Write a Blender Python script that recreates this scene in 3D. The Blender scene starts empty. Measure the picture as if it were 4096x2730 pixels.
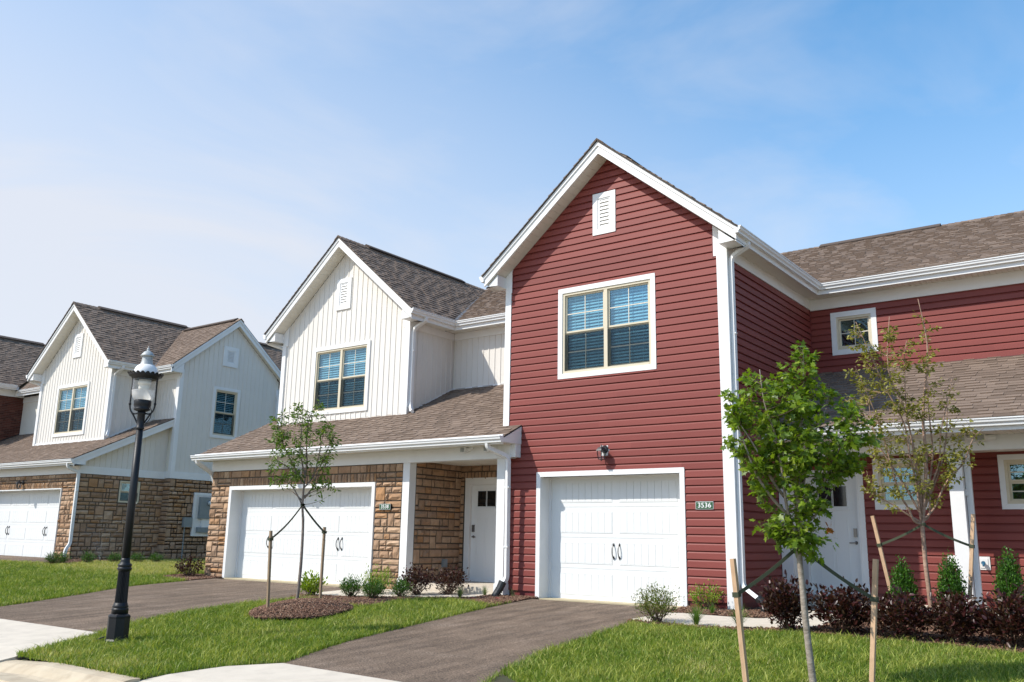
import bpy, bmesh, math, random
import numpy as np
from mathutils import Vector, Matrix
random.seed(7); np.random.seed(7)
S = bpy.context.scene
COL = S.collection
# ------------------------------------------------------------------ camera
CAM = np.array([10.4549, -13.852, 1.067]); YAW, PITCH, ROLL, FPX = .6417, .2179, .0189, 3555.46
cd = bpy.data.cameras.new('camera'); cam = bpy.data.objects.new('camera', cd); COL.objects.link(cam)
cy, sy, cp, sp, cr, sr = math.cos(YAW), math.sin(YAW), math.cos(PITCH), math.sin(PITCH), math.cos(ROLL), math.sin(ROLL)
RV = Vector((cy, sy, 0)); NV = Vector((-sy, cy, 0))
fwd = Vector((-sy*cp, cy*cp, sp)); up = Vector((sy*sp, -cy*sp, cp))
xa = RV*cr + up*sr; ya = -RV*sr + up*cr
m = Matrix((xa, ya, -fwd)).transposed().to_4x4(); m.translation = Vector(CAM); cam.matrix_world = m
cd.sensor_width = 36; cd.lens = 36*FPX/4096; cd.clip_end = 3000; cd.clip_start = .1
S.camera = cam
# ------------------------------------------------------------------ light
SUN = Vector((.75, 1.0, -1.25)).normalized()          # direction the light travels
w = bpy.data.worlds.new('World'); S.world = w; w.use_nodes = True
nt = w.node_tree; nt.nodes.clear()
def N(nt, t, **k):
    n = nt.nodes.new(t)
    for a, b in k.items():
        if a.startswith('i_'):
            key = a[2:]; key = int(key) if key.isdigit() else key
            n.inputs[key].default_value = b
        else: setattr(n, a, b)
    return n
L = nt.links.new
sky = N(nt, 'ShaderNodeTexSky', sky_type='NISHITA', sun_disc=False)
sky.sun_elevation = math.asin(-SUN.z); sky.sun_rotation = math.atan2(-SUN.x, -SUN.y)
sky.air_density = 1.0; sky.dust_density = .6; sky.ozone_density = 2.0
tc = N(nt, 'ShaderNodeTexCoord')
mp = N(nt, 'ShaderNodeMapping'); mp.inputs['Scale'].default_value = (1.0, 1.0, 2.6)
mp.inputs['Rotation'].default_value = (0, .35, .6)
no = N(nt, 'ShaderNodeTexNoise'); no.inputs['Scale'].default_value = 2.0; no.inputs['Detail'].default_value = 6; no.inputs['Roughness'].default_value = .55; no.inputs['Distortion'].default_value = .5
L(tc.outputs['Generated'], mp.inputs[0]); L(mp.outputs[0], no.inputs['Vector'])
rp = N(nt, 'ShaderNodeValToRGB'); rp.color_ramp.elements[0].position = .45; rp.color_ramp.elements[1].position = .82
rp.color_ramp.elements[1].color = (.46, .46, .46, 1); L(no.outputs['Fac'], rp.inputs[0])
# thin haze towards the horizon and towards the left of the street
sx = N(nt, 'ShaderNodeSeparateXYZ'); L(tc.outputs['Generated'], sx.inputs[0])
mr = N(nt, 'ShaderNodeMapRange', i_1=0., i_2=.56, i_3=.74, i_4=.0); L(sx.outputs['Z'], mr.inputs[0])
ad = N(nt, 'ShaderNodeMath', operation='ADD', use_clamp=True); L(rp.outputs[0], ad.inputs[0]); L(mr.outputs[0], ad.inputs[1])
mrx = N(nt, 'ShaderNodeMapRange', i_1=-1., i_2=-.25, i_3=.62, i_4=0.); L(sx.outputs['X'], mrx.inputs[0])
ad2 = N(nt, 'ShaderNodeMath', operation='ADD', use_clamp=True); L(ad.outputs[0], ad2.inputs[0]); L(mrx.outputs[0], ad2.inputs[1])
mu = N(nt, 'ShaderNodeMath', operation='MINIMUM', i_1=.93); L(ad2.outputs[0], mu.inputs[0])
mx = N(nt, 'ShaderNodeMix', data_type='RGBA'); L(mu.outputs[0], mx.inputs[0])
hs = N(nt, 'ShaderNodeHueSaturation', i_Hue=.49, i_Saturation=1.34, i_Value=2.15); L(sky.outputs[0], hs.inputs['Color'])
L(hs.outputs[0], mx.inputs[6]); mx.inputs[7].default_value = (6.6, 6.8, 7.4, 1)
bg = N(nt, 'ShaderNodeBackground', i_Strength=.115); L(mx.outputs[2], bg.inputs[0])
wo = N(nt, 'ShaderNodeOutputWorld'); L(bg.outputs[0], wo.inputs[0])
sl = bpy.data.lights.new('sun', 'SUN'); sl.energy = 5.0; sl.angle = math.radians(.5); sl.color = (1, .95, .87)
so = bpy.data.objects.new('sun', sl); COL.objects.link(so); so.rotation_euler = SUN.to_track_quat('-Z', 'Y').to_euler(); so.location = (-20, -25, 30)
S.view_settings.view_transform = 'Standard'; S.view_settings.look = 'None'; S.view_settings.gamma = 1
S.view_settings.exposure = .08
S.render.engine = 'CYCLES'
# ------------------------------------------------------------------ materials
def lin(r, g, b): return tuple(((c/255)/12.92 if c/255 <= .04045 else ((c/255+.055)/1.055)**2.4) for c in (r, g, b)) + (1,)
def mat(name, col, rough=.6, col2=None, scale=8., bump=0., bscale=60., tone=None, spec=.5, metal=0., stretch=None, dirt=None, coat=0., var=(.78, 1.18)):
    m = bpy.data.materials.new(name); m.use_nodes = True; nt = m.node_tree
    b = nt.nodes['Principled BSDF']; L = nt.links.new
    b.inputs['Roughness'].default_value = rough; b.inputs['Specular IOR Level'].default_value = spec; b.inputs['Metallic'].default_value = metal
    b.inputs['Coat Weight'].default_value = coat
    tc = N(nt, 'ShaderNodeTexCoord'); src = tc.outputs['Object']
    if stretch:
        mp = N(nt, 'ShaderNodeMapping'); mp.inputs['Scale'].default_value = stretch; L(src, mp.inputs[0]); src = mp.outputs[0]
    c = None
    if tone:      # list of colours picked by the per-piece attribute
        at = N(nt, 'ShaderNodeAttribute', attribute_name='tone')
        r = N(nt, 'ShaderNodeValToRGB'); r.color_ramp.interpolation = 'LINEAR'
        while len(r.color_ramp.elements) < len(tone): r.color_ramp.elements.new(.5)
        for i, t in enumerate(tone):
            r.color_ramp.elements[i].position = i/(len(tone)-1); r.color_ramp.elements[i].color = t if len(t) == 4 else (*t, 1)
        L(at.outputs['Fac'], r.inputs[0]); c = r.outputs[0]
    n = N(nt, 'ShaderNodeTexNoise'); n.inputs['Scale'].default_value = scale; n.inputs['Detail'].default_value = 8; n.inputs['Roughness'].default_value = .65; L(src, n.inputs['Vector'])
    col = tuple(col[:3]) + (1,)
    if col2 is None: col2 = tuple(x*.86 for x in col[:3])
    if tone is None:
        x = N(nt, 'ShaderNodeMix', data_type='RGBA'); x.inputs[6].default_value = col; x.inputs[7].default_value = tuple(col2[:3]) + (1,)
        mr = N(nt, 'ShaderNodeMapRange', i_1=.35, i_2=.65); L(n.outputs['Fac'], mr.inputs[0]); L(mr.outputs[0], x.inputs[0]); c = x.outputs[2]
    else:
        x = N(nt, 'ShaderNodeMix', data_type='RGBA', blend_type='MULTIPLY'); x.inputs[0].default_value = 1
        mr = N(nt, 'ShaderNodeMapRange', i_1=.3, i_2=.7, i_3=var[0], i_4=var[1]); L(n.outputs['Fac'], mr.inputs[0])
        L(c, x.inputs[6]); L(mr.outputs[0], x.inputs[7]); c = x.outputs[2]
    if dirt:
        n3 = N(nt, 'ShaderNodeTexNoise'); n3.inputs['Scale'].default_value = dirt[1]; n3.inputs['Detail'].default_value = 5; L(tc.outputs['Object'], n3.inputs['Vector'])
        mr3 = N(nt, 'ShaderNodeMapRange', i_1=.5, i_2=.75, i_3=0., i_4=dirt[2]); L(n3.outputs['Fac'], mr3.inputs[0])
        x3 = N(nt, 'ShaderNodeMix', data_type='RGBA'); x3.inputs[7].default_value = tuple(dirt[0][:3]) + (1,); L(mr3.outputs[0], x3.inputs[0]); L(c, x3.inputs[6]); c = x3.outputs[2]
    L(c, b.inputs['Base Color'])
    if bump:
        n2 = N(nt, 'ShaderNodeTexNoise'); n2.inputs['Scale'].default_value = bscale; n2.inputs['Detail'].default_value = 4; L(src, n2.inputs['Vector'])
        bp = N(nt, 'ShaderNodeBump'); bp.inputs['Strength'].default_value = bump; bp.inputs['Distance'].default_value = .01; L(n2.outputs['Fac'], bp.inputs['Height']); L(bp.outputs[0], b.inputs['Normal'])
    return m
def leafmat(name, tones, trans=.35, rough=.45):
    m = mat(name, (0, 0, 0), rough, tone=tones, scale=20, spec=.35)
    nt = m.node_tree; L = nt.links.new; b = nt.nodes['Principled BSDF']
    c = b.inputs['Base Color'].links[0].from_socket
    t = N(nt, 'ShaderNodeBsdfTranslucent'); g = N(nt, 'ShaderNodeMix', data_type='RGBA', blend_type='MULTIPLY'); g.inputs[0].default_value = 1
    g.inputs[7].default_value = (1.5, 1.5, .6, 1); L(c, g.inputs[6]); L(g.outputs[2], t.inputs[0])
    s = N(nt, 'ShaderNodeMixShader', i_0=trans); L(b.outputs[0], s.inputs[1]); L(t.outputs[0], s.inputs[2])
    L(s.outputs[0], nt.nodes['Material Output'].inputs[0]); return m
M = {}
M['white'] = mat('white_trim', (.76, .76, .75), .45, (.72, .72, .71), 3, .05, 200)
M['door'] = mat('white_door_paint', (.74, .75, .74), .4, (.71, .72, .71), 2, .06, 150, stretch=(1, 1, .15))
M['soffit'] = mat('cream_soffit', (.74, .71, .63), .5, (.70, .67, .59), 3)
M['red'] = mat('red_vinyl', (0, 0, 0), .5, tone=[(.203, .049, .040), (.226, .056, .046), (.19, .045, .037), (.215, .052, .043)], scale=2.2, bump=.10, bscale=70, stretch=(.25, .25, 2.5), spec=.25, var=(.92, 1.06))
M['redtrim'] = mat('dark_red_trim', (.16, .026, .026), .45)
M['cream'] = mat('cream_vinyl', (0, 0, 0), .45, tone=[(.685, .65, .595), (.705, .67, .615), (.695, .66, .605)], scale=2, bump=.04, bscale=60, spec=.25, var=(.97, 1.02))
M['sash'] = mat('tan_sash', (.62, .55, .41), .45, (.59, .52, .385), 4)
M['muntin'] = mat('pale_muntin', (.66, .62, .52), .5)
M['shingle'] = mat('asphalt_shingle', (0, 0, 0), .92, tone=[(.13, .095, .071), (.16, .117, .089), (.19, .14, .107), (.22, .164, .126), (.205, .152, .117), (.25, .188, .146)], scale=90, bump=.35, bscale=260, spec=.2)
M['shinglecap'] = mat('ridge_cap', (.12, .092, .075), .95, (.085, .066, .055), 90, .3, 250, spec=.2)
M['flash'] = mat('valley_flashing', (.12, .12, .125), .6, (.08, .08, .085), 12)
M['dark'] = mat('dark_edge', (.035, .028, .025), .9)
M['stone'] = mat('cut_stone', (0, 0, 0), .88, tone=[(.38, .235, .145), (.43, .285, .185), (.29, .18, .11), (.48, .335, .225), (.39, .215, .105), (.32, .215, .145), (.40, .265, .17)], scale=7, bump=.55, bscale=28, spec=.2)
M['mortar'] = mat('mortar', (.11, .085, .06), .95, (.08, .062, .045), 20, .3, 90)
M['brick'] = mat('red_brick', (.10, .036, .027), .9, tone=[(.09, .032, .024), (.13, .045, .033), (.065, .026, .021), (.16, .065, .048)], scale=25, bump=.3, bscale=90, spec=.2)
M['brickmortar'] = mat('brick_mortar', (.16, .12, .10), .95)
M['lampcap'] = mat('galvanised_cap', (.40, .42, .42), .55, (.32, .34, .34), 20, .1, 120, metal=.15)
M['black'] = mat('black_metal', (.012, .012, .015), .38, (.016, .016, .018), 8, .05, 120, spec=.5)
M['lampblack'] = mat('lamp_post_black_paint', (.010, .011, .014), .45, (.015, .016, .018), 5, .12, 90, spec=.3)
M['grey'] = mat('grey_metal', (.23, .26, .265), .5, (.20, .225, .23), 6)
M['plastic'] = mat('black_corrugated_plastic', (.018, .018, .018), .4)
M['green'] = mat('number_plate_green', (.015, .085, .028), .4)
M['lumber'] = mat('bare_lumber', (.60, .40, .245), .75, (.50, .32, .185), 5, .25, 40, stretch=(9, 9, .8), dirt=((.30, .18, .10), 9, .5))
M['lumber_old'] = mat('weathered_lumber', (.33, .235, .15), .8, (.24, .165, .10), 5, .25, 40, stretch=(9, 9, .8))
M['strap'] = mat('olive_webbing', (.045, .055, .025), .7)
M['bark'] = mat('smooth_grey_bark', (.36, .31, .255), .85, (.20, .165, .125), 14, .5, 35, stretch=(1, 1, 2.2), dirt=((.12, .10, .075), 18, .6))
M['bark2'] = mat('pinkish_brown_bark', (.42, .28, .20), .8, (.26, .155, .105), 10, .4, 30, stretch=(1, 1, 4), dirt=((.14, .085, .06), 14, .5))
M['bark3'] = mat('grey_brown_bark', (.25, .20, .165), .85, (.15, .115, .095), 14, .4, 30)
M['twig'] = mat('dark_twig', (.10, .062, .042), .85)
M['concrete'] = mat('pale_concrete', (.60, .53, .43), .88, (.54, .475, .385), 3, .25, 180, dirt=((.42, .37, .30), 5, .5))
M['kerbc'] = mat('tan_concrete', (.50, .42, .30), .9, (.42, .34, .235), 3.5, .35, 120, dirt=((.28, .215, .145), 6, .55))
M['found'] = mat('tan_foundation', (.50, .42, .27), .9, (.42, .35, .225), 4, .2, 60)
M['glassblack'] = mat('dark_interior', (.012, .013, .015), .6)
M['blind'] = mat('white_blind', (.62, .65, .64), .55, (.58, .61, .60), 4)
M['handle'] = mat('satin_nickel', (.22, .21, .20), .3, metal=.8)
M['copper'] = mat('blue_valve', (.02, .12, .22), .4)
# asphalt with fine aggregate
M['asphalt'] = mat('driveway_asphalt', (.172, .124, .088), .93, (.13, .094, .067), 1.3, .55, 230, stretch=(1, 1, 1), spec=.25, dirt=((.225, .172, .13), 2.2, .5))
nt = M['asphalt'].node_tree; b = nt.nodes['Principled BSDF']; c = b.inputs['Base Color'].links[0].from_socket
tcn = N(nt, 'ShaderNodeTexCoord'); vo = N(nt, 'ShaderNodeTexNoise'); vo.inputs['Scale'].default_value = 60; vo.inputs['Detail'].default_value = 3; nt.links.new(tcn.outputs['Object'], vo.inputs['Vector'])
mrr = N(nt, 'ShaderNodeMapRange', i_1=.4, i_2=.72, i_3=.62, i_4=2.0); nt.links.new(vo.outputs['Fac'], mrr.inputs[0])
xx = N(nt, 'ShaderNodeMix', data_type='RGBA', blend_type='MULTIPLY'); xx.inputs[0].default_value = 1; nt.links.new(c, xx.inputs[6]); nt.links.new(mrr.outputs[0], xx.inputs[7]); 
mpa = N(nt, 'ShaderNodeMapping'); mpa.inputs['Scale'].default_value = (3.2, .45, 1); mpa.inputs['Rotation'].default_value = (0, 0, -.18); nt.links.new(tcn.outputs['Object'], mpa.inputs[0])
na = N(nt, 'ShaderNodeTexNoise'); na.inputs['Scale'].default_value = 1.6; na.inputs['Detail'].default_value = 6; nt.links.new(mpa.outputs[0], na.inputs['Vector'])
mra = N(nt, 'ShaderNodeMapRange', i_1=.38, i_2=.66, i_3=.74, i_4=1.18); nt.links.new(na.outputs['Fac'], mra.inputs[0])
xa2 = N(nt, 'ShaderNodeMix', data_type='RGBA', blend_type='MULTIPLY'); xa2.inputs[0].default_value = 1; nt.links.new(xx.outputs[2], xa2.inputs[6]); nt.links.new(mra.outputs[0], xa2.inputs[7]); nt.links.new(xa2.outputs[2], b.inputs['Base Color'])
M['soil'] = mat('soil_under_grass', (.045, .05, .018), .95, (.06, .045, .02), 6, .4, 60)
M['ground'] = mat('meadow_ground', (.05, .07, .02), .95, (.07, .075, .03), .5)
M['mulchbase'] = mat('mulch_base', (.085, .045, .028), .95, (.05, .026, .016), 25, .7, 60)
M['mulch'] = mat('bark_mulch', (0, 0, 0), .9, tone=[(.075, .032, .017), (.15, .072, .042), (.23, .125, .075), (.11, .052, .03), (.36, .24, .155)], scale=40, bump=.2, bscale=90)
M['grass'] = leafmat('lawn_blades', [(.045, .095, .009), (.125, .20, .018), (.23, .32, .036), (.09, .16, .014), (.38, .41, .08), (.56, .48, .23)], .3, .5)
M['drygrass'] = leafmat('dry_lawn_blades', [(.10, .14, .025), (.22, .21, .07), (.30, .26, .11), (.14, .16, .035), (.26, .23, .09)], .3, .5)
M['maple'] = leafmat('maple_leaves', [(.06, .12, .010), (.12, .20, .014), (.20, .29, .022), (.10, .17, .03), (.32, .39, .05)], .42, .4)
M['t2'] = leafmat('olive_leaves', [(.11, .12, .018), (.19, .19, .028), (.30, .28, .045), (.10, .11, .02), (.42, .37, .08)], .32, .45)
M['t1'] = leafmat('deep_green_leaves', [(.04, .085, .010), (.08, .15, .015), (.13, .21, .022), (.19, .26, .04)], .32, .42)
M['purple'] = leafmat('purple_leaves', [(.022, .006, .008), (.045, .012, .012), (.05, .03, .014), (.075, .018, .018), (.03, .01, .01), (.08, .045, .02)], .2, .35)
M['box'] = leafmat('dark_green_leaves', [(.02, .065, .008), (.045, .12, .012), (.08, .19, .018), (.03, .085, .012)], .25, .4)
M['lime'] = leafmat('lime_leaves', [(.12, .21, .016), (.20, .30, .022), (.28, .36, .04), (.09, .17, .015)], .35, .45)
M['spirea'] = leafmat('spirea_leaves', [(.06, .11, .015), (.10, .16, .02), (.16, .20, .035), (.20, .15, .06), (.05, .09, .015)], .3, .45)
M['tuft'] = leafmat('tuft_blades', [(.06, .14, .015), (.10, .20, .03), (.15, .25, .05)], .3, .5)
M['paletuft'] = leafmat('pale_tuft_blades', [(.14, .20, .08), (.20, .25, .11), (.10, .15, .05)], .3, .5)
M['orange'] = leafmat('dead_leaves', [(.35, .13, .02), (.25, .08, .015)], .3)
M['paint'] = mat('pink_marking_paint', (.55, .06, .08), .7)
def glass(name, tint, refl, rough=.0, rcol=(1, 1, 1)):
    m = bpy.data.materials.new(name); m.use_nodes = True; nt = m.node_tree; nt.nodes.clear(); L = nt.links.new
    t = N(nt, 'ShaderNodeBsdfTransparent'); t.inputs[0].default_value = (*tint, 1)
    g = N(nt, 'ShaderNodeBsdfGlossy'); g.inputs['Roughness'].default_value = rough; g.inputs[0].default_value = (*rcol, 1)
    tc = N(nt, 'ShaderNodeTexCoord'); n = N(nt, 'ShaderNodeTexNoise'); n.inputs['Scale'].default_value = 2.5; L(tc.outputs['Object'], n.inputs['Vector'])
    bp = N(nt, 'ShaderNodeBump'); bp.inputs['Strength'].default_value = .06; bp.inputs['Distance'].default_value = .05; L(n.outputs['Fac'], bp.inputs['Height']); L(bp.outputs[0], g.inputs['Normal'])
    fr = N(nt, 'ShaderNodeLayerWeight', i_Blend=.5); pw = N(nt, 'ShaderNodeMath', operation='POWER', i_1=4.); L(fr.outputs['Facing'], pw.inputs[0]); mr = N(nt, 'ShaderNodeMapRange', i_1=.0, i_2=1., i_3=refl, i_4=1.); L(pw.outputs[0], mr.inputs[0])
    s = N(nt, 'ShaderNodeMixShader'); L(mr.outputs[0], s.inputs[0]); L(t.outputs[0], s.inputs[1]); L(g.outputs[0], s.inputs[2])
    o = N(nt, 'ShaderNodeOutputMaterial'); L(s.outputs[0], o.inputs[0]); return m
M['glass'] = glass('window_glass', (.72, .88, .93), .16, .0, (.62, .86, 1))
M['screen'] = glass('insect_screen', (.68, .70, .71), .02, .3, (.3, .3, .3))
M['clear'] = glass('clear_globe', (.95, .96, .97), .03)
M['frost'] = glass('frosted_globe', (.75, .77, .78), .35, .5)
def frosty(name):
    m = mat(name, (.85, .85, .84), .4); nt = m.node_tree; b = nt.nodes['Principled BSDF']; t = N(nt, 'ShaderNodeBsdfTranslucent'); t.inputs[0].default_value = (.9, .9, .88, 1)
    s = N(nt, 'ShaderNodeMixShader', i_0=.5); nt.links.new(b.outputs[0], s.inputs[1]); nt.links.new(t.outputs[0], s.inputs[2]); q = N(nt, 'ShaderNodeBsdfTransparent'); s2 = N(nt, 'ShaderNodeMixShader', i_0=.25)
    nt.links.new(s.outputs[0], s2.inputs[1]); nt.links.new(q.outputs[0], s2.inputs[2]); nt.links.new(s2.outputs[0], nt.nodes['Material Output'].inputs[0]); return m
M['frost'] = frosty('frosted_globe')
M['water'] = glass('water_jet', (.80, .82, .84), .35, .3)
# ------------------------------------------------------------------ object helpers
OFF = {}
def link(o, parent=None):
    COL.objects.link(o)
    if parent is not None: o.parent = parent; OFF[o.name] = OFF.get(parent.name, (0, 0, 0))
    return o
def thing(name, loc, label, cat, group=None, T=(0, 0, 0)):
    o = bpy.data.objects.new(name, None); o.empty_display_size = .2; COL.objects.link(o); o.location = loc
    o['label'] = label; o['category'] = cat
    if group: o['group'] = group
    OFF[o.name] = tuple(T[i]-loc[i] for i in range(3))
    return o
def make(name, V, F, m, parent=None, tones=None, kind=None, smooth=False, loc=None):
    me = bpy.data.meshes.new(name)
    off = OFF.get(parent.name, (0, 0, 0)) if parent is not None else (0, 0, 0)
    if loc is not None: off = tuple(off[i]-0 for i in range(3))
    V = [(v[0]+off[0], v[1]+off[1], v[2]+off[2]) for v in V]
    me.from_pydata(V, [], F); me.materials.append(m)
    if tones is not None:
        a = me.attributes.new('tone', 'FLOAT', 'FACE')
        a.data.foreach_set('value', tones if hasattr(tones, '__len__') else [tones]*len(F))
    if smooth: me.polygons.foreach_set('use_smooth', [True]*len(F))
    o = bpy.data.objects.new(name, me); link(o, parent)
    if kind: o['kind'] = kind
    return o
def tag(o, label, cat, group=None):
    o['label'] = label; o['category'] = cat
    if group: o['group'] = group
    return o
class Fr:       # a wall frame: a along the wall, d outwards, b up
    def __init__(s, x, y, z=0, side=False): s.o = (x, y, z); s.side = side
    def __call__(s, a, d, b):
        if s.side: return (s.o[0]+d, s.o[1]+a, s.o[2]+b)
        return (s.o[0]+a, s.o[1]-d, s.o[2]+b)
ID = Fr(0, 0, 0)
class ID_:
    def __call__(s, a, d, b): return (a, d, b)
WORLD = ID_()
class MB:
    def __init__(s, fr=WORLD): s.V = []; s.F = []; s.fr = fr; s.flip = isinstance(fr, ID_)
    def add(s, V, F):
        n = len(s.V); s.V += V; s.F += [tuple(i+n for i in f) for f in F]; return s
    def box(s, a0, a1, d0, d1, b0, b1):
        f = s.fr
        V = [f(a0, d0, b0), f(a1, d0, b0), f(a1, d1, b0), f(a0, d1, b0), f(a0, d0, b1), f(a1, d0, b1), f(a1, d1, b1), f(a0, d1, b1)]
        F = [(0, 3, 2, 1), (4, 5, 6, 7), (0, 1, 5, 4), (1, 2, 6, 5), (2, 3, 7, 6), (3, 0, 4, 7)]
        if not s.flip: F = [t[::-1] for t in F]
        return s.add(V, F)
    def prism(s, poly, d0, d1):      # polygon in (a,b), extruded along d; d0,d1 numbers or functions of b
        f = s.fr; n = len(poly); g = lambda d, p: d(p) if callable(d) else d
        V = [f(p[0], g(d0, p), p[1]) for p in poly] + [f(p[0], g(d1, p), p[1]) for p in poly]
        F = [tuple(range(n-1, -1, -1)), tuple(range(n, 2*n))] + [(i, (i+1) % n, n+(i+1) % n, n+i) for i in range(n)]
        return s.add(V, F)
    def tube(s, pts, r, n=8, caps=True, sq=None):
        pts = [Vector(s.fr(*p)) for p in pts]; R = r if isinstance(r, (list, tuple)) else [r]*len(pts)
        V = []; F = []; prev = None
        for i, p in enumerate(pts):
            t = (pts[min(i+1, len(pts)-1)]-pts[max(i-1, 0)]).normalized()
            if prev is None:
                u = Vector((0, 0, 1)) if abs(t.z) < .8 else Vector((1, 0, 0)); u = (u-t*u.dot(t)).normalized()
            else: u = (prev-t*prev.dot(t)).normalized()
            prev = u; v = t.cross(u)
            if sq:      # rectangular section, half sizes along u and v
                for a, b in ((1, 1), (-1, 1), (-1, -1), (1, -1)): V.append(tuple(p+u*a*sq[0]+v*b*sq[1]))
            else:
                for k in range(n): a = 2*math.pi*k/n; V.append(tuple(p+(u*math.cos(a)+v*math.sin(a))*R[i]))
        k = 4 if sq else n
        for i in range(len(pts)-1):
            for j in range(k): F.append((i*k+j, i*k+(j+1) % k, (i+1)*k+(j+1) % k, (i+1)*k+j))
        if caps: F += [tuple(range(k-1, -1, -1)), tuple(range((len(pts)-1)*k, len(pts)*k))]
        return s.add(V, F)
    def lathe(s, cx, cy, prof, n=16, caps=True):
        V = [(cx+r*math.cos(2*math.pi*k/n), cy+r*math.sin(2*math.pi*k/n), z) for r, z in prof for k in range(n)]
        F = [(i*n+j, i*n+(j+1) % n, (i+1)*n+(j+1) % n, (i+1)*n+j) for i in range(len(prof)-1) for j in range(n)]
        if caps: F += [tuple(range(n-1, -1, -1)), tuple(range((len(prof)-1)*n, len(prof)*n))]
        return s.add(V, F)
    def build(s, name, m, parent=None, **k): return make(name, s.V, s.F, M[m] if isinstance(m, str) else m, parent, **k)
def arc(pts, r=.05, n=4):           # round the corners of a polyline
    P = [Vector(p) for p in pts]; out = [P[0]]
    for i in range(1, len(P)-1):
        a = (P[i-1]-P[i]); b = (P[i+1]-P[i]); q = min(r, a.length*.45, b.length*.45); p0 = P[i]+a.normalized()*q; p1 = P[i]+b.normalized()*q
        for k in range(n+1):
            t = k/n; out.append(p0*(1-t)**2+P[i]*2*t*(1-t)+p1*t*t)
    out.append(P[-1]); return [tuple(p) for p in out]
# ------------------------------------------------------------------ 2-D clipping and piece emission
def clip(poly, hp):
    for (A, B, Cc) in hp:           # keep A*x+B*y<=C
        if not poly: return []
        out = []
        for i in range(len(poly)):
            p, q = poly[i], poly[(i+1) % len(poly)]; fp = A*p[0]+B*p[1]-Cc; fq = A*q[0]+B*q[1]-Cc
            if fp <= 1e-9: out.append(p)
            if (fp < -1e-9 and fq > 1e-9) or (fp > 1e-9 and fq < -1e-9):
                t = fp/(fp-fq); out.append((p[0]+(q[0]-p[0])*t, p[1]+(q[1]-p[1])*t))
        poly = out
    return poly
def area(p): return sum(p[i][0]*p[(i+1) % len(p)][1]-p[(i+1) % len(p)][0]*p[i][1] for i in range(len(p)))/2 if len(p) > 2 else 0
def halfplanes(poly):               # convex CCW
    if area(poly) < 0: poly = poly[::-1]
    H = []
    for i in range(len(poly)):
        (x0, y0), (x1, y1) = poly[i], poly[(i+1) % len(poly)]; a, b = y1-y0, -(x1-x0); l = math.hypot(a, b) or 1; H.append((a/l, b/l, (a*x0+b*y0)/l))
    return H
def rects_minus(x0, x1, z0, z1, holes):
    hs = [h for h in holes if h[0] < x1 and h[1] > x0 and h[2] < z1 and h[3] > z0]
    xs = sorted({x0, x1, *[min(max(h[0], x0), x1) for h in hs], *[min(max(h[1], x0), x1) for h in hs]})
    out = []
    for a, b in zip(xs, xs[1:]):
        segs = [(z0, z1)]; mid = (a+b)/2
        for h in hs:
            if h[0] < mid < h[1]:
                ns = []
                for s, e in segs:
                    if h[2] > s: ns.append((s, min(e, h[2])))
                    if h[3] < e: ns.append((max(s, h[3]), e))
                segs = [q for q in ns if q[1]-q[0] > .003]
        for s, e in segs:
            if out and out[-1][1] == a and out[-1][2:] == (s, e): out[-1] = (out[-1][0], b, s, e)
            else: out.append((a, b, s, e))
    return out
PIECES = {}
def emit(parent, name, m, V, F, tone):
    PIECES.setdefault((parent.name, name, m), []).append((V, F, tone))
def flush(limit=300):
    for (pn, name, m), L_ in PIECES.items():
        parent = bpy.data.objects[pn]; off = OFF[pn]; pl = parent.location if parent.parent is None else parent.parent.location
        def dist(p):
            c = np.array(p[0]).mean(0)+np.array(off)+np.array(pl)-CAM; return float(c@c)
        L_.sort(key=dist)
        for V, F, t in L_[:limit]: make(name, V, F, M[m], parent, tones=t)
        rest = L_[limit:]
        if rest:
            V = []; F = []; T = []
            for v, f, t in rest:
                n = len(V); V += v; F += [tuple(i+n for i in q) for q in f]; T += [t]*len(f)
            make(name, V, F, M[m], parent, tones=T, kind='stuff')
    PIECES.clear()
def lap(parent, fr, poly, holes, m='red', pitch=.1331, z0=.13, seams=True):
    xs = [p[0] for p in poly]; zs = [p[1] for p in poly]; H = halfplanes(poly); z = z0
    while z < max(zs):
        z1 = z+pitch; rs = rects_minus(min(xs), max(xs), z, z1, holes)
        for (a, b, s, e) in rs:
            cuts = [a, b]
            if seams and b-a > 1.6: cuts = [a, a+(b-a)*random.uniform(.25, .75), b]
            for i in range(len(cuts)-1):
                ex = .002*i; mb = MB(fr); zz = z; zc = z+pitch*.70
                dep = lambda q: (.035-.006*(q[1]-zz)/(pitch*.7) if q[1] <= zc+1e-6 else .029-.025*(q[1]-zc)/(pitch*.3))+ex
                for (lo_, hi_) in ((s, min(e, zc)), (max(s, zc), e)):
                    if hi_-lo_ < .002: continue
                    p = clip([(cuts[i], lo_), (cuts[i+1], lo_), (cuts[i+1], hi_), (cuts[i], hi_)], H)
                    if len(p) > 2 and area(p) > .0003: mb.prism(p, -.002, dep)
                if mb.V: emit(parent, 'siding_board', m, mb.V, mb.F, random.random())
        z = z1
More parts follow.
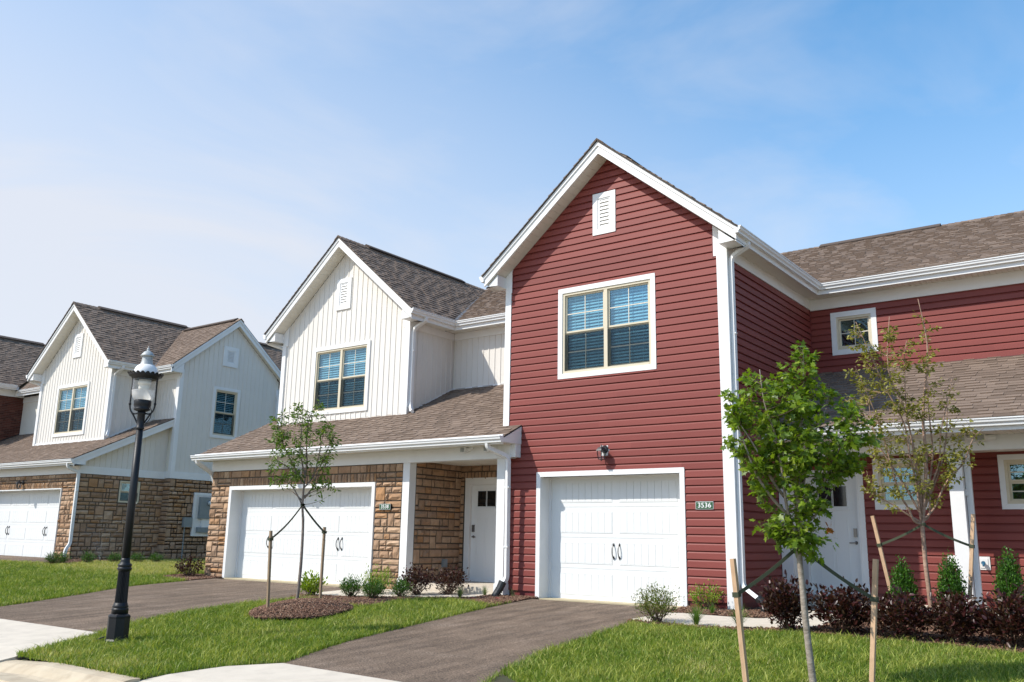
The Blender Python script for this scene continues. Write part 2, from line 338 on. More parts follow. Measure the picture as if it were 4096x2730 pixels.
def batten(parent, fr, poly, holes, pitch=.1795, m='cream', a0=None):
    xs = [p[0] for p in poly]; zs = [p[1] for p in poly]; H = halfplanes(poly); x = min(xs) if a0 is None else a0
    while x < max(xs):
        t = random.random()
        for (a, b, s, e) in rects_minus(x, x+pitch, min(zs), max(zs), holes):
            V = []; F = []; mb = MB(fr)
            p = clip([(a, s), (b, s), (b, e), (a, e)], H)
            if len(p) > 2 and area(p) > .001: mb.prism(p, -.002, .006)
            q = clip([(max(a, x+.004), s), (min(b, x+.036), s), (min(b, x+.036), e), (max(a, x+.004), e)], H) if b > x+.004 and a < x+.036 else []
            if len(q) > 2 and area(q) > .0003: mb.prism(q, .006, .0185)
            if mb.V: emit(parent, 'siding_board', m, mb.V, mb.F, t)
        x += pitch
def shingles(parent, O, e, s, poly, expo=.152, m='shingle', name='shingle'):
    """O origin on the eave, e unit along it, s unit upslope, poly convex in (u,v)"""
    O, e, s = Vector(O), Vector(e).normalized(), Vector(s).normalized(); n = e.cross(s)
    if n.z < 0: n = -n
    us = [p[0] for p in poly]; vs = [p[1] for p in poly]; H = halfplanes(poly); v = min(vs)-.02; pi = 0
    while v < max(vs):
        u = min(us)-random.random()*.3
        while u < max(us):
            wd = random.choice((.15, .18, .22, .26, .32)); hi = pi % 2 == 0; pi += 1
            p = clip([(u, v), (u+wd, v), (u+wd, v+expo+.01), (u, v+expo+.01)], H)
            if len(p) > 2 and area(p) > .0008:
                th = .023 if hi else .010; n_ = len(p); V = []
                for q in p: V.append(tuple(O+e*q[0]+s*q[1]+n*.001))
                for q in p: V.append(tuple(O+e*q[0]+s*q[1]+n*(th-(th-.0025)*(q[1]-v)/(expo+.01))))
                F = [tuple(range(n_, 2*n_))]+[(i, (i+1) % n_, n_+(i+1) % n_, n_+i) for i in range(n_)]
                emit(parent, name, m, V, F, random.random()*.62+(0.38 if hi else 0))
            u += wd
        v += expo
def slab(parent, O, e, s, poly, th=.018, m='dark', name='roof_deck'):
    O, e, s = Vector(O), Vector(e).normalized(), Vector(s).normalized(); n = e.cross(s)
    if n.z < 0: n = -n
    V = [tuple(O+e*p[0]+s*p[1]) for p in poly]+[tuple(O+e*p[0]+s*p[1]-n*th) for p in poly]; k = len(poly)
    F = [tuple(range(k)), tuple(range(2*k-1, k-1, -1))]+[(i, k+i, k+(i+1) % k, (i+1) % k) for i in range(k)]
    return make(name, V, F, M[m], parent)
def roofplane(parent, P0, slope, axis, pts, sign=1, tiles=True, m='dark', name='roof_deck'):
    """P0 a point of the plane (x,y,z); the plane rises `slope` per metre along sign*axis; pts are plan points (x,y)"""
    P0 = Vector(P0); c = 1/math.hypot(1, slope)
    if axis == 'y': e = Vector((1, 0, 0)); s = Vector((0, sign*c, slope*c)); uv = [(p[0]-P0.x, sign*(p[1]-P0.y)/c) for p in pts]
    else: e = Vector((0, 1, 0)); s = Vector((sign*c, 0, slope*c)); uv = [(p[1]-P0.y, sign*(p[0]-P0.x)/c) for p in pts]
    slab(parent, P0, e, s, uv, m=m, name=name)
    if tiles: shingles(parent, P0, e, s, uv)
def stonewall(parent, fr, x0, x1, z0, z1, holes, soldier=None, m='stone', wrap0=0., wrap1=0., core=True):
    """random coursed cut stone; soldier=(xa,xb,z) row of upright stones"""
    hs = list(holes)
    if core:
        mb = MB(fr)
        for (a, b, s, e) in rects_minus(x0, x1, z0, z1, holes): mb.box(a, b, -.10, 0, s, e)
        mb.build('mortar_bed', 'mortar', parent)
    rects = []
    if soldier:
        xa, xb, sz, sh = soldier; x = xa
        while x < xb-.03:
            wd = min(random.uniform(.075, .13), xb-x); rects.append((x, x+wd, sz, sz+sh)); x += wd
        hs.append((xa, xb, sz, sz+sh))
    def lines(a, b, marks, step):
        L_ = sorted({a, b, *[q for q in marks if a < q < b]}); out = []
        for p, q in zip(L_, L_[1:]):
            n = max(1, round((q-p)/step)); out += [p+(q-p)*i/n for i in range(n)]
        return out+[b]
    X = lines(x0, x1, [h[0] for h in hs]+[h[1] for h in hs], .10); Z = lines(z0, z1, [h[2] for h in hs]+[h[3] for h in hs], .132)
    Z = [Z[0]]+[z+random.uniform(-.030, .030) if all(abs(z-h[k]) > 1e-6 for h in hs for k in (2, 3)) else z for z in Z[1:-1]]+[Z[-1]]
    nx, nz = len(X)-1, len(Z)-1; used = np.zeros((nx, nz), bool)
    for i in range(nx):
        for j in range(nz):
            cx, cz = (X[i]+X[i+1])/2, (Z[j]+Z[j+1])/2
            if any(h[0] < cx < h[1] and h[2] < cz < h[3] for h in hs): used[i, j] = True
    for j in range(nz):
        for i in range(nx):
            if used[i, j]: continue
            h = random.choices((1, 2), (8, 1.0))[0]; wd = random.choice((1, 2, 2, 3, 3, 4) if h == 1 else (2, 2, 3))
            while h > 1 and (j+h > nz or used[i, j:j+h].any()): h -= 1
            while wd > 1 and (i+wd > nx or used[i:i+wd, j:j+h].any()): wd -= 1
            if i+wd < nx and wd >= 2 and not used[i+wd, j] and (i+wd+1 >= nx or used[i+wd+1, j]): wd += 0 if used[i:i+wd+1, j:j+h].any() else 1
            used[i:i+wd, j:j+h] = True; rects.append((X[i], X[min(i+wd, nx)], Z[j], Z[j+h]))
    g = .0105
    for (a, b, s, e) in rects:
        aa = a+g-(wrap0 if abs(a-x0) < 1e-6 else 0)-(g*.0 if abs(a-x0) < 1e-6 else 0); bb = b-g+(wrap1+g if abs(b-x1) < 1e-6 else 0); ss, ee = s+g, e-g
        if bb-aa < .012 or ee-ss < .012: continue
        mb = MB(fr); th = random.uniform(.024, .050); bev = min(.014, (bb-aa)*.2, (ee-ss)*.25)
        nu = 4; nv = 3; V = [fr(aa, -.005, ss), fr(bb, -.005, ss), fr(bb, -.005, ee), fr(aa, -.005, ee)]
        jit = lambda k: random.uniform(-k, k)
        grid = []
        for jv in range(nv):
            for iu in range(nu):
                a_ = aa+bev*.7+(bb-aa-1.4*bev)*iu/(nu-1); b_ = ss+bev*.7+(ee-ss-1.4*bev)*jv/(nv-1)
                edge = iu in (0, nu-1) or jv in (0, nv-1)
                grid.append(fr(a_+jit(.004), th*(.5 if edge else 1)+jit(.008), b_+jit(.004)))
        F = []
        for jv in range(nv-1):
            for iu in range(nu-1): q = 4+jv*nu+iu; F.append((q, q+1, q+1+nu, q+nu))
        G = lambda iu, jv: 4+jv*nu+iu
        bt = [G(i, 0) for i in range(nu)]; tp = [G(i, nv-1) for i in range(nu)]; lf = [G(0, j) for j in range(nv)]; rt = [G(nu-1, j) for j in range(nv)]
        F += [tuple([0, 1]+bt[::-1]), tuple([2, 3]+tp), tuple([3, 0]+lf), tuple([1, 2]+rt[::-1])]
        emit(parent, 'stone', m, V+grid, F, random.random())
def corewall(parent, fr, poly, holes, th=.12, m='white', name='wall_core', d=0):
    H = halfplanes(poly); xs = [p[0] for p in poly]; zs = [p[1] for p in poly]; mb = MB(fr)
    for (a, b, s, e) in rects_minus(min(xs), max(xs), min(zs), max(zs), holes):
        p = clip([(a, s), (b, s), (b, e), (a, e)], H)
        if len(p) > 2: mb.prism(p, d-th, d)
    return mb.build(name, m, parent)
# ------------------------------------------------------------------ building elements
def mitred(fr, a0, a1, b0, b1, w, d0, d1, bottom=True, m='white', parent=None, name='trim', sill=None):
    T = [[(a0, b1), (a0+w, b1-w), (a1-w, b1-w), (a1, b1)], [(a0, b0), (a0+w, b0+(w if bottom else 0)), (a0+w, b1-w), (a0, b1)], [(a1, b0), (a1, b1), (a1-w, b1-w), (a1-w, b0+(w if bottom else 0))]]
    if bottom: T.append([(a0, b0), (a1, b0), (a1-w, b0+w), (a0+w, b0+w)])
    for p in T:
        q = [(x, z) for x, z in p]
        c = (sum(x for x, z in q)/4, sum(z for x, z in q)/4); q = [(x+(c[0]-x)*.0015, z+(c[1]-z)*.0015) for x, z in q]
        mb = MB(fr); mb.prism(q, d0, d1); mb.build(name, m, parent)
SLAT = {}
def window(parent, fr, a0, a1, b0, b1, units=2, hung=True, trim=.085, blinds=True, sashm='sash', grid=(2, 2), label=None, depth=.5, screen=True):
    """a..b = outer edge of the white trim"""
    i0, i1, j0, j1 = a0+trim, a1-trim, b0+trim, b1-trim
    mb = MB(fr)     # the tan frame
    fw = .045
    mb.box(i0, i0+fw, -.07, .022, j0, j1); mb.box(i1-fw, i1, -.07, .022, j0, j1); mb.box(i0+fw, i1-fw, -.07, .022, j1-fw, j1); mb.box(i0+fw, i1-fw, -.07, .026, j0, j0+fw*1.1)
    mull = .075; uw = (i1-i0-2*fw-(units-1)*mull)/units
    for k in range(units-1): x = i0+fw+uw*(k+1)+mull*k; mb.box(x, x+mull, -.07, .018, j0+fw, j1-fw)
    win = mb.build('window', sashm, parent)
    if label: win['label'] = label
    if trim > .02: mitred(fr, a0, a1, b0, b1, trim, .0, .040, True, 'white', win)
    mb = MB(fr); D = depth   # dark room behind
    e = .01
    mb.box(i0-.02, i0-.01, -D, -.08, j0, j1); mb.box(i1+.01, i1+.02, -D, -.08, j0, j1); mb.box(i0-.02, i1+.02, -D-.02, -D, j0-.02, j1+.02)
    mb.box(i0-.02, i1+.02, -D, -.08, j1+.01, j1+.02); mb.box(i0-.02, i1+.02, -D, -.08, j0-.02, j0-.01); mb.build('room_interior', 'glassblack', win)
    key = (round(uw, 3), fr.side)
    for k in range(units):
        x0 = i0+fw+(uw+mull)*k; x1 = x0+uw; z0 = j0+fw*1.1; z1 = j1-fw; zm = (z0+z1)/2
        segs = [(z0, zm, True), (zm, z1, False)] if hung else [(z0, z1, False)]
        for (p, q, low) in segs:
            s = .032; dd = -.035 if low else -.012; dn = dd-.028
            mb = MB(fr); r = .0
            mb.box(x0, x0+s, dn, dd, p, q); mb.box(x1-s, x1, dn, dd, p, q); mb.box(x0+s, x1-s, dn, dd, q-s, q); mb.box(x0+s, x1-s, dn, dd+.004, p, p+s)
            mb.build('sash', sashm, win)
            mb = MB(fr); mb.box(x0+s-.003, x1-s+.003, dn+.008, dn+.013, p+s-.003, q-s+.003); mb.build('pane', 'glass', win)
            if grid:
                mb = MB(fr); gx, gz = grid
                for t in range(1, gx): c = x0+s+(x1-x0-2*s)*t/gx; mb.box(c-.008, c+.008, dn+.012, dn+.019, p+s, q-s)
                for t in range(1, gz): c = p+s+(q-p-2*s)*t/gz; mb.box(x0+s, x1-s, dn+.012, dn+.018, c-.009, c+.009)
                mb.build('muntin', 'muntin', win)
            if low and screen: mb = MB(fr); mb.box(x0+.004, x1-.004, .003, .005, p+.004, q-.03); mb.build('insect_screen', 'screen', win)
        if blinds:
            V = [fr(x0+.02, -.105, .017), fr(x1-.02, -.105, .017), fr(x1-.02, -.085, -.017), fr(x0+.02, -.085, -.017)]
            V += [(v[0], v[1], v[2]-.003) for v in V]
            F = [(0, 1, 2, 3), (7, 6, 5, 4), (0, 4, 5, 1), (1, 5, 6, 2), (2, 6, 7, 3), (3, 7, 4, 0)]
            src = None; z = z0+.02
            while z < z1-.01:
                if src is None: src = make('blind_slat', V, F, M['blind'], win); o = src
                else: o = src.copy(); COL.objects.link(o); o.parent = win
                o.location = (0, 0, z); z += .060
            mb = MB(fr)
            for c in (.2, .8): xx = x0+(x1-x0)*c; mb.box(xx-.003, xx+.003, -.084, -.082, z0, z1)
            mb.build('blind_cord', 'blind', win)
    return win
def gvent(parent, fr, a0, a1, b0, b1):
    mb = MB(fr); w_ = (a1-a0); t = w_*.30; i0, i1, j0, j1 = a0+t, a1-t, b0+t*.85, b1-t*.85
    mb.box(i0, i1, 0, .008, j0, j1); v = mb.build('gable_vent', 'soffit', parent)
    mitred(fr, a0, a1, b0, b1, t*.72, 0, .045, True, 'white', v)
    mitred(fr, a0+t*.72, a1-t*.72, b0+t*.62, b1-t*.62, t*.28, 0, .032, True, 'white', v)
    n = 8; h = (j1-j0)/n
    for k in range(n):
        z = j0+h*k; mb = MB(fr)
        mb.add([fr(i0, .012, z+h*.95), fr(i1, .012, z+h*.95), fr(i1, .036, z+h*.12), fr(i0, .036, z+h*.12), fr(i0, .004, z+h*.95), fr(i1, .004, z+h*.95), fr(i1, .028, z+h*.08), fr(i0, .028, z+h*.08)],
               [(0, 3, 2, 1), (4, 5, 6, 7), (3, 7, 6, 2), (0, 1, 5, 4), (0, 4, 7, 3), (1, 2, 6, 5)])
        mb.build('slat', 'white', v)
def gutter(parent, pts, out, name='gutter', m='white'):
    """K-style profile swept along pts (outer top edge line); out = list of outward unit vectors per point"""
    prof = [(-.115, 0.0), (0, 0), (0, -.018), (-.012, -.024), (-.018, -.06), (-.045, -.085), (-.050, -.118), (-.115, -.118)]
    n = len(prof); V = []
    for p, o in zip(pts, out):
        for (a, b) in prof: V.append((p[0]+o[0]*a, p[1]+o[1]*a, p[2]+b))
    F = []
    for i in range(len(pts)-1):
        for j in range(n): F.append((i*n+j, i*n+(j+1) % n, (i+1)*n+(j+1) % n, (i+1)*n+j))
    F += [tuple(range(n-1, -1, -1)), tuple(range((len(pts)-1)*n, len(pts)*n))]
    return make(name, V, F, M[m], parent)
def downspout(parent, pts, r=.045, m='white', name='downspout', straps=()):
    mb = MB(); mb.tube(arc(pts, .09, 5), 0, sq=(.030, .042)); o = mb.build(name, m, parent)
    for z in straps:
        x, y = [(p[0], p[1]) for p in pts if True][len(pts)//2]
        mb = MB(); mb.box(x-.048, x+.048, y-.036, y+.036, z-.012, z+.012); mb.build('strap', 'white', o)
    return o
def rake(parent, apex, lend, rend, y0, depth=.24, th=.03, m='white', side=None):
    """fascia boards on a front gable; apex/ends = (x,z) of the top outer line, y0 the outer face"""
    for (a, b) in ((lend, apex), (apex, rend)):
        for (t0, t1, d, nm) in ((0, .085, .022, 'rake_moulding'), (.085, depth, 0, 'rake_board')):
            P = [(a[0], a[1]-t0), (b[0], b[1]-t0), (b[0], b[1]-t1), (a[0], a[1]-t1)]
            if side is None: mb = MB(Fr(0, y0))
            else: mb = MB(Fr(y0, 0, 0, True))
            mb.prism(P[::-1], -th, d); mb.build(nm, m, parent)
def soffit_slope(parent, apex, end, y0, y1, drop, side=False, m='soffit'):
    """panels under the rake overhang"""
    a = Vector((apex[0], apex[1]-drop)); b = Vector((end[0], end[1]-drop)); Ln = (b-a).length; n = max(1, int(Ln/.155)); t = (b-a)/Ln
    for k in range(n):
        p = a+t*(Ln*k/n+.003); q = a+t*(Ln*(k+1)/n-.003)
        V = []
        for (s, z_) in ((p, 0), (q, 0), (q, -.012), (p, -.012)):
            for y in (y0, y1): V.append((s.x, y, s.y+z_) if not side else (y, s.x, s.y+z_))
        F = [(0, 2, 3, 1), (4, 5, 7, 6), (0, 1, 7, 6), (2, 4, 5, 3), (0, 6, 4, 2), (1, 3, 5, 7)]
        make('soffit_panel', V, F, M[m], parent)
def soffit_flat(parent, x0, x1, y0, y1, z, along='x', m='soffit', step=.1):
    """panels with thin gaps; `along` the direction in which the panels are laid side by side"""
    a0, a1 = (x0, x1) if along == 'x' else (y0, y1); n = max(1, round((a1-a0)/step))
    V = []; F = []
    for k in range(n):
        p = a0+(a1-a0)*k/n+.004; q = a0+(a1-a0)*(k+1)/n-.004; mb = MB()
        mb.box(*((p, q, y0, y1) if along == 'x' else (x0, x1, p, q)), z, z+.012); emit(parent, 'soffit_panel', m, mb.V, mb.F, 0)
    mb = MB(); mb.box(x0, x1, y0, y1, z+.013, z+.03); mb.build('soffit_backing', 'soffit', parent)
def vshape(z_apex, slope, xa): return lambda x: z_apex-slope*abs(x-xa)
def cornerboard(parent, fr, a0, a1, b0, b1, d1=.046): mb = MB(fr); mb.box(a0, a1, -.01, d1, b0, b1); return mb.build('corner_board', 'white', parent)
def garage_door(parent, fr, a0, a1, b1, cols, handles, recess=.29, b0=0., trimw=.09, outer=True, label=None):
    """opening a0..a1, top b1"""
    h = (b1-b0)/4; mb = MB(fr); D = -recess
    for k in range(4):
        z0, z1 = b0+.006+h*k, b0+h*(k+1)-.003; mb.box(a0, a1, D-.05, D, z0, z1)
    mb.box(a0, a1, D-.05, D-.006, b0+.006, b1)
    g = mb.build('garage_door', 'door', parent)
    if label: g['label'] = label
    W = (a1-a0); mw = .135 if cols == 2 else .075; cw = (W-2*mw)/cols; gap = .15 if cols == 2 else .115
    for k in range(4):
        z0, z1 = b0+h*k+h*.155, b0+h*(k+1)-h*.155
        for c in range(cols):
            x0, x1 = a0+mw+cw*c+gap/2, a0+mw+cw*(c+1)-gap/2
            mitred(fr, x0, x1, z0, z1, .016, D-.001, D+.006, True, 'door', g, 'panel_frame')
            n = 8; pw = (x1-x0-.032)/n
            for q in range(n):
                xa_ = x0+.016+pw*q; mb = MB(fr)
                mb.box(xa_+.0028, xa_+pw-.0028, D-.002, D+.0075, z0+.018, z1-.018); mb.build('door_plank', 'door', g)
    for (hx, hz) in handles:
        mb = MB(fr); D2 = D+.004
        mb.tube([(hx, D2+.006, hz-.15), (hx, D2+.012, hz-.125), (hx, D2+.03, hz-.10), (hx-.0, D2+.055, hz-.05), (hx, D2+.06, hz), (hx, D2+.055, hz+.05), (hx, D2+.03, hz+.10), (hx, D2+.012, hz+.125), (hx, D2+.006, hz+.15)], [.003, .009, .010, .009, .009, .009, .010, .009, .003], 6)
        for sgn in (-1, 1):
            zc = hz+sgn*.115; mb.prism([(hx-.018, zc), (hx, zc-.03*1), (hx+.018, zc), (hx, zc+.035)], D2, D2+.008)
        mb.build('handle', 'black', g)
    # jamb boards and head
    mb = MB(fr)
    mb.box(a0-.02, a0, -recess-.02, 0, b0, b1+.02); mb.box(a1, a1+.02, -recess-.02, 0, b0, b1+.02); mb.box(a0, a1, -recess-.02, 0, b1, b1+.02)
    mb.box(a0, a0+.035, -recess, -recess+.03, b0, b1); mb.box(a1-.035, a1, -recess, -recess+.03, b0, b1); mb.box(a0+.035, a1-.035, -recess, -recess+.03, b1-.035, b1)
    mb.build('door_jamb', 'white', parent)
    if trimw: mitred(fr, a0-trimw, a1+trimw, b0, b1+trimw, trimw, 0, .045, False, 'white', parent, 'door_trim')
    mb = MB(fr); mb.box(a0, a1, -recess, .05, b0-.04, b0+.0055); mb.build('threshold', 'found', parent)
def front_door(parent, fr, a0, a1, b0, b1, gl, recess=0., frame=.11, left_handle=True, boards=True):
    mb = MB(fr); mb.box(a0, a1, -.06, -.02, b0, b1); dr = mb.build('front_door', 'door', parent)
    H_ = b1-b0; gx0, gx1, gz0, gz1 = gl
    n = 2; w_ = (gx1-gx0-.03)/2
    for k in range(2):
        x = gx0+(w_+.03)*k; mb = MB(fr); mb.box(x, x+w_, -.019, -.015, gz0, gz1); mb.build('pane', 'glassdoor', dr)
        mitred(fr, x-.02, x+w_+.02, gz0-.02, gz1+.02, .02, -.02, -.008, True, 'door', dr, 'pane_frame')
    mb = MB(fr); mb.box(gx0-.05, gx1+.05, -.02, .006, gz0-.07, gz0-.035); mb.build('door_shelf', 'door', dr)
    for k in range(2):
        x = gx0-.02+(w_+.05)*k; mitred(fr, x, x+w_, b0+H_*.12, b0+H_*.65, .012, -.02, -.013, True, 'door', dr, 'panel_frame')
    hx = a0+.07 if left_handle else a1-.07
    mb = MB(fr); mb.box(hx-.028, hx+.028, -.02, .012, b0+.98, b0+1.13); mb.box(hx-.018, hx+.018, .012, .015, b0+1.03, b0+1.11); mb.build('lock', 'handle', dr)
    mb = MB(fr); mb.tube([(hx, -.02, b0+.88), (hx, .04, b0+.88)], [.032, .012], 10); mb.tube([(hx, .038, b0+.88), (hx+(.10 if left_handle else -.10), .042, b0+.875)], .011, 6); mb.build('handle', 'handle', dr)
    mb = MB(fr); f = frame
    mb.box(a0-f, a0-.003, -.08, .035, b0-.03, b1+f); mb.box(a1+.003, a1+f, -.08, .035, b0-.03, b1+f); mb.box(a0-.003, a1+.003, -.08, .035, b1+.003, b1+f)
    mb.box(a0-.035, a0-.003, .035, .05, b0, b1+.03); mb.box(a1+.003, a1+.035, .035, .05, b0, b1+.03)
    mb.build('door_frame', 'white', parent)
    mb = MB(fr); mb.box(a0-f, a1+f, -.08, .06, b0-.05, b0-.03); mb.box(a0-.003, a1+.003, -.05, .02, b0-.03, b0-.002); mb.build('door_sill', 'white', parent)
    return dr
M['glassdoor'] = mat('dark_door_glass', (.01, .012, .013), .06, spec=.7)
def sconce(parent, fr, x, z, plate=True):
    mb = MB(fr)
    if plate: mb.box(x-.085, x+.085, 0, .028, z-.11, z+.11); mb.box(x-.065, x+.065, .028, .04, z-.09, z+.09)
    s = mb.build('wall_lamp', 'white', parent) if plate else None
    mb = MB(fr); mb.tube([(x, .04 if plate else .03, z+.02), (x, .06, z+.02)], [.075, .06], 14); mb.tube(arc([(x, .06, z+.02), (x, .12, z+.02), (x, .16, z+.09), (x, .16, z+.04)], .04, 4), .011, 6)
    if s is None: s = mb.build('wall_lamp', 'black', parent)
    else: mb.build('lamp_arm', 'black', s)
    cx, cyy, _ = fr(x, .16, 0); mb = MB()
    zz = z+fr.o[2]
    mb.lathe(cx, cyy, [(.006, zz+.10), (.012, zz+.075), (.02, zz+.06), (.065, zz+.04), (.10, zz-.005), (.105, zz-.014), (.05, zz-.014)], 6)
    mb.build('lamp_cap', 'black', s)
    mb = MB(); mb.lathe(cx, cyy, [(.074, zz-.014), (.078, zz-.05), (.055, zz-.16), (.02, zz-.17)], 6); mb.build('lamp_glass', 'clear', s)
    mb = MB()
    for k in range(6):
        a = 2*math.pi*k/6; c_, s_ = math.cos(a), math.sin(a)
        mb.tube([(cx+.080*c_, cyy+.080*s_, zz-.012), (cx+.083*c_, cyy+.083*s_, zz-.05), (cx+.059*c_, cyy+.059*s_, zz-.165)], .008, 5)
    mb.lathe(cx, cyy, [(.058, zz-.158), (.06, zz-.166), (.012, zz-.18), (.01, zz-.195)], 6); mb.build('lamp_cage', 'black', s)
    return s
def numberplate(parent, fr, a0, a1, b0, b1, text, d0=.02):
    mb = MB(fr); mb.box(a0, a1, d0-.03, d0+.018, b0, b1); p = mb.build('number_plate', 'black', parent)
    mb = MB(fr); e = .004; mb.box(a0+e, a1-e, d0+.018, d0+.0205, b0+e, b1-e); mb.build('plate_border', 'white', p)
    mb = MB(fr); e = .010; mb.box(a0+e, a1-e, d0+.0205, d0+.023, b0+e, b1-e); mb.build('plate_face', 'green', p)
    cu = bpy.data.curves.new('t', 'FONT'); cu.body = text; cu.size = (b1-b0)*.86; cu.extrude = .0012; cu.align_x = 'CENTER'; cu.align_y = 'CENTER'; cu.space_character = 1.08
    o = bpy.data.objects.new('t', cu); COL.objects.link(o); dg = bpy.context.evaluated_depsgraph_get()
    me = bpy.data.meshes.new_from_object(o.evaluated_get(dg)); bpy.data.objects.remove(o)
    off = OFF[parent.name]; c = fr((a0+a1)/2, d0+.0245, (b0+b1)/2)
    for v in me.vertices: v.co = Vector((v.co.x+c[0]+off[0], c[1]-v.co.z+off[1], v.co.y+c[2]+off[2]))
    V0 = [tuple(v.co) for v in me.vertices]; F0_ = [tuple(q.vertices) for q in me.polygons]; V = []; F = []
    for i, dx in enumerate((-.0022, -.0007, .0008, .0023)):
        n = len(V); V += [(v[0]+dx, v[1]-.0003*i, v[2]+(.0008 if i % 2 else -.0008)) for v in V0]; F += [tuple(j+n for j in q) for q in F0_]
    me = bpy.data.meshes.new('numerals'); me.from_pydata(V, [], F)
    me.materials.clear(); me.materials.append(M['white']); me.name = 'numerals'
    t = bpy.data.objects.new('numerals', me); link(t, p)
def ridgecap(parent, p0, p1, m='shinglecap', vent=None, n=None):
    p0, p1 = Vector(p0), Vector(p1); d = p1-p0; Ln = d.length; t = d/Ln; s = Vector((t.y, -t.x, 0)).normalized(); k = int(Ln/.14); 
    def cap(q0, q1, w_, h0, h1, drop, name, mm):
        V = []
        for q, h in ((q0, h0), (q1, h1)):
            V += [tuple(q+s*w_+Vector((0, 0, h-drop))), tuple(q+Vector((0, 0, h))), tuple(q-s*w_+Vector((0, 0, h-drop))), tuple(q-s*w_+Vector((0, 0, h-drop-.02))), tuple(q+Vector((0, 0, h-.02))), tuple(q+s*w_+Vector((0, 0, h-drop-.02)))]
        F = [(0, 1, 7, 6), (1, 2, 8, 7), (2, 3, 9, 8), (3, 4, 10, 9), (4, 5, 11, 10), (5, 0, 6, 11), (0, 5, 4, 1), (1, 4, 3, 2), (6, 7, 10, 11), (7, 8, 9, 10)]
        return V, F
    for i in range(k):
        q0 = p0+t*(Ln*i/k); q1 = p0+t*(Ln*(i+1)/k+.03); V, F = cap(q0, q1, .13, .035, .022, .105, '', m); emit(parent, 'ridge_shingle', 'shingle', V, F, random.random())
    if vent:
        q0 = p0+t*vent[0]; q1 = p0+t*vent[1]; V, F = cap(q0, q1, .15, .055, .055, .10, '', m); make('ridge_vent', V, F, M['dark'], parent)
        V, F = cap(q0, q1, .16, .072, .072, .10, '', m); make('ridge_vent_cap', V, F, M['shinglecap'], parent)
def valley(parent, p0, p1, w_=.10):
    p0, p1 = Vector(p0), Vector(p1); mb = MB(); mb.tube([tuple(p0), tuple(p1)], 0, sq=(.008, w_)); mb.build('valley_flashing', 'flash', parent)
# ================================================================== RED HOUSE
F0 = Fr(0, 0)
red = thing('red_house', (2.3, 1.0, 0), 'dark red lap-sided town house with steep white-edged gable, single garage and number 3536', 'house')
W_ = 4.642; AX = 2.328; rz = lambda x, k=0: 8.47-k-.833*abs(x-AX)
GH = [(.771+.045, 3.80-.045, -1, 2.28-.02), (1.23+.04, 3.31-.04, 4.01+.04, 5.77-.04), (2.01+.02, 2.51-.02, 6.717+.03, 7.551-.03)]
core_h = [(.86, 3.72, -1, 2.19), (1.32, 3.22, 4.10, 5.68)]
top = lambda k: [(0, .02), (W_, .02), (W_, rz(W_, k)), (AX, rz(AX, k)), (0, rz(0, k))]
corewall(red, F0, top(.26), core_h, m='redtrim')
lap(red, F0, top(.275), GH, z0=.12)
corewall(red, F0, [(0, -.3), (W_, -.3), (W_, .12), (0, .12)], [(.80, 3.77, -1, 1)], th=.15, m='found', name='foundation', d=-.002)
for a, b in ((-.04, .10), (W_-.146, W_+.046)): cornerboard(red, F0, a, b, -.02, 5.88)
mb = MB(F0); mb.prism([(-.04, 5.88), (.115, 5.88), (.115, rz(.115, .27)), (-.04, rz(-.04, .27))], -.01, .044); mb.prism([(W_-.2, 5.88), (W_+.046, 5.88), (W_+.046, rz(W_+.046, .27)), (W_-.2, rz(W_-.2, .27))], -.01, .044); mb.build('frieze_block', 'white', red)
mb = MB(F0); mb.box(.115, .135, 0, .041, 5.86, 6.32); mb.box(W_-.22, W_-.2, 0, .041, 5.86, 6.32); mb.build('siding_channel', 'redtrim', red)
# dark channel along the gable
mb = MB(F0)
for (x0, x1) in ((.12, AX), (W_-.2, AX)): mb.prism([(x0, rz(x0, .262)), (x1, rz(x1, .262)), (x1, rz(x1, .285)), (x0, rz(x0, .285))][::(-1 if x0 < x1 else 1)], .0, .026)
mb.build('siding_channel', 'redtrim', red)
RY = -.37
apex, le, re = (AX, 8.447), (-.345, 6.235), (5.0, 6.235)
rake(red, apex, le, re, RY)
soffit_slope(red, apex, (-.30, 8.447-.833*2.63), RY+.03, -.012, .225); soffit_slope(red, apex, (4.96, 8.447-.833*2.63), RY+.03, -.012, .225)
# boxed eave returns at the front
for (x0, x1, s) in ((-.33, -.04, 0), (W_+.03, 4.98, 1)):
    mb = MB(Fr(0, 0))
    P = [(x0, 6.0), (x1, 5.985), (x1, rz(x1, .29)), (x0, rz(x0, .29))] if not s else [(x0, 5.985), (x1, 6.0), (x1, rz(x1, .29)), (x0, rz(x0, .29))]
    mb.prism(P, -.04, .33); mb.build('eave_return', 'white', red)
# right side wall (faces +X)
FS = Fr(W_, 0, 0, True); MY = 4.286
corewall(red, FS, [(0.12, .02), (MY, .02), (MY, 6.0), (0.12, 6.0)], [], m='redtrim')
lap(red, FS, [(.10, .12), (MY-.03, .12), (MY-.03, 5.826), (.10, 5.826)], [(1.95, 9, -1, 2.62)], z0=.12, seams=False)
cornerboard(red, FS, .0105, .10, -.02, 5.88, .045)
mb = MB(FS); mb.box(MY-.06, MY-.0, 0, .04, 4.5, 5.83); mb.build('inside_corner', 'redtrim', red)
mb = MB(FS); mb.box(.0, MY-.040, .0, .040, 5.826, 6.03); mb.build('frieze_board', 'white', red)
corewall(red, FS, [(0, -.3), (MY, -.3), (MY, .12), (0, .12)], [], th=.15, m='found', name='foundation', d=-.002)
# left wall
FL = Fr(0, 0, 0, True); corewall(red, FL, [(.12, .02), (8, .02), (8, 6.0), (.12, 6.0)], [], m='redtrim', d=.12)
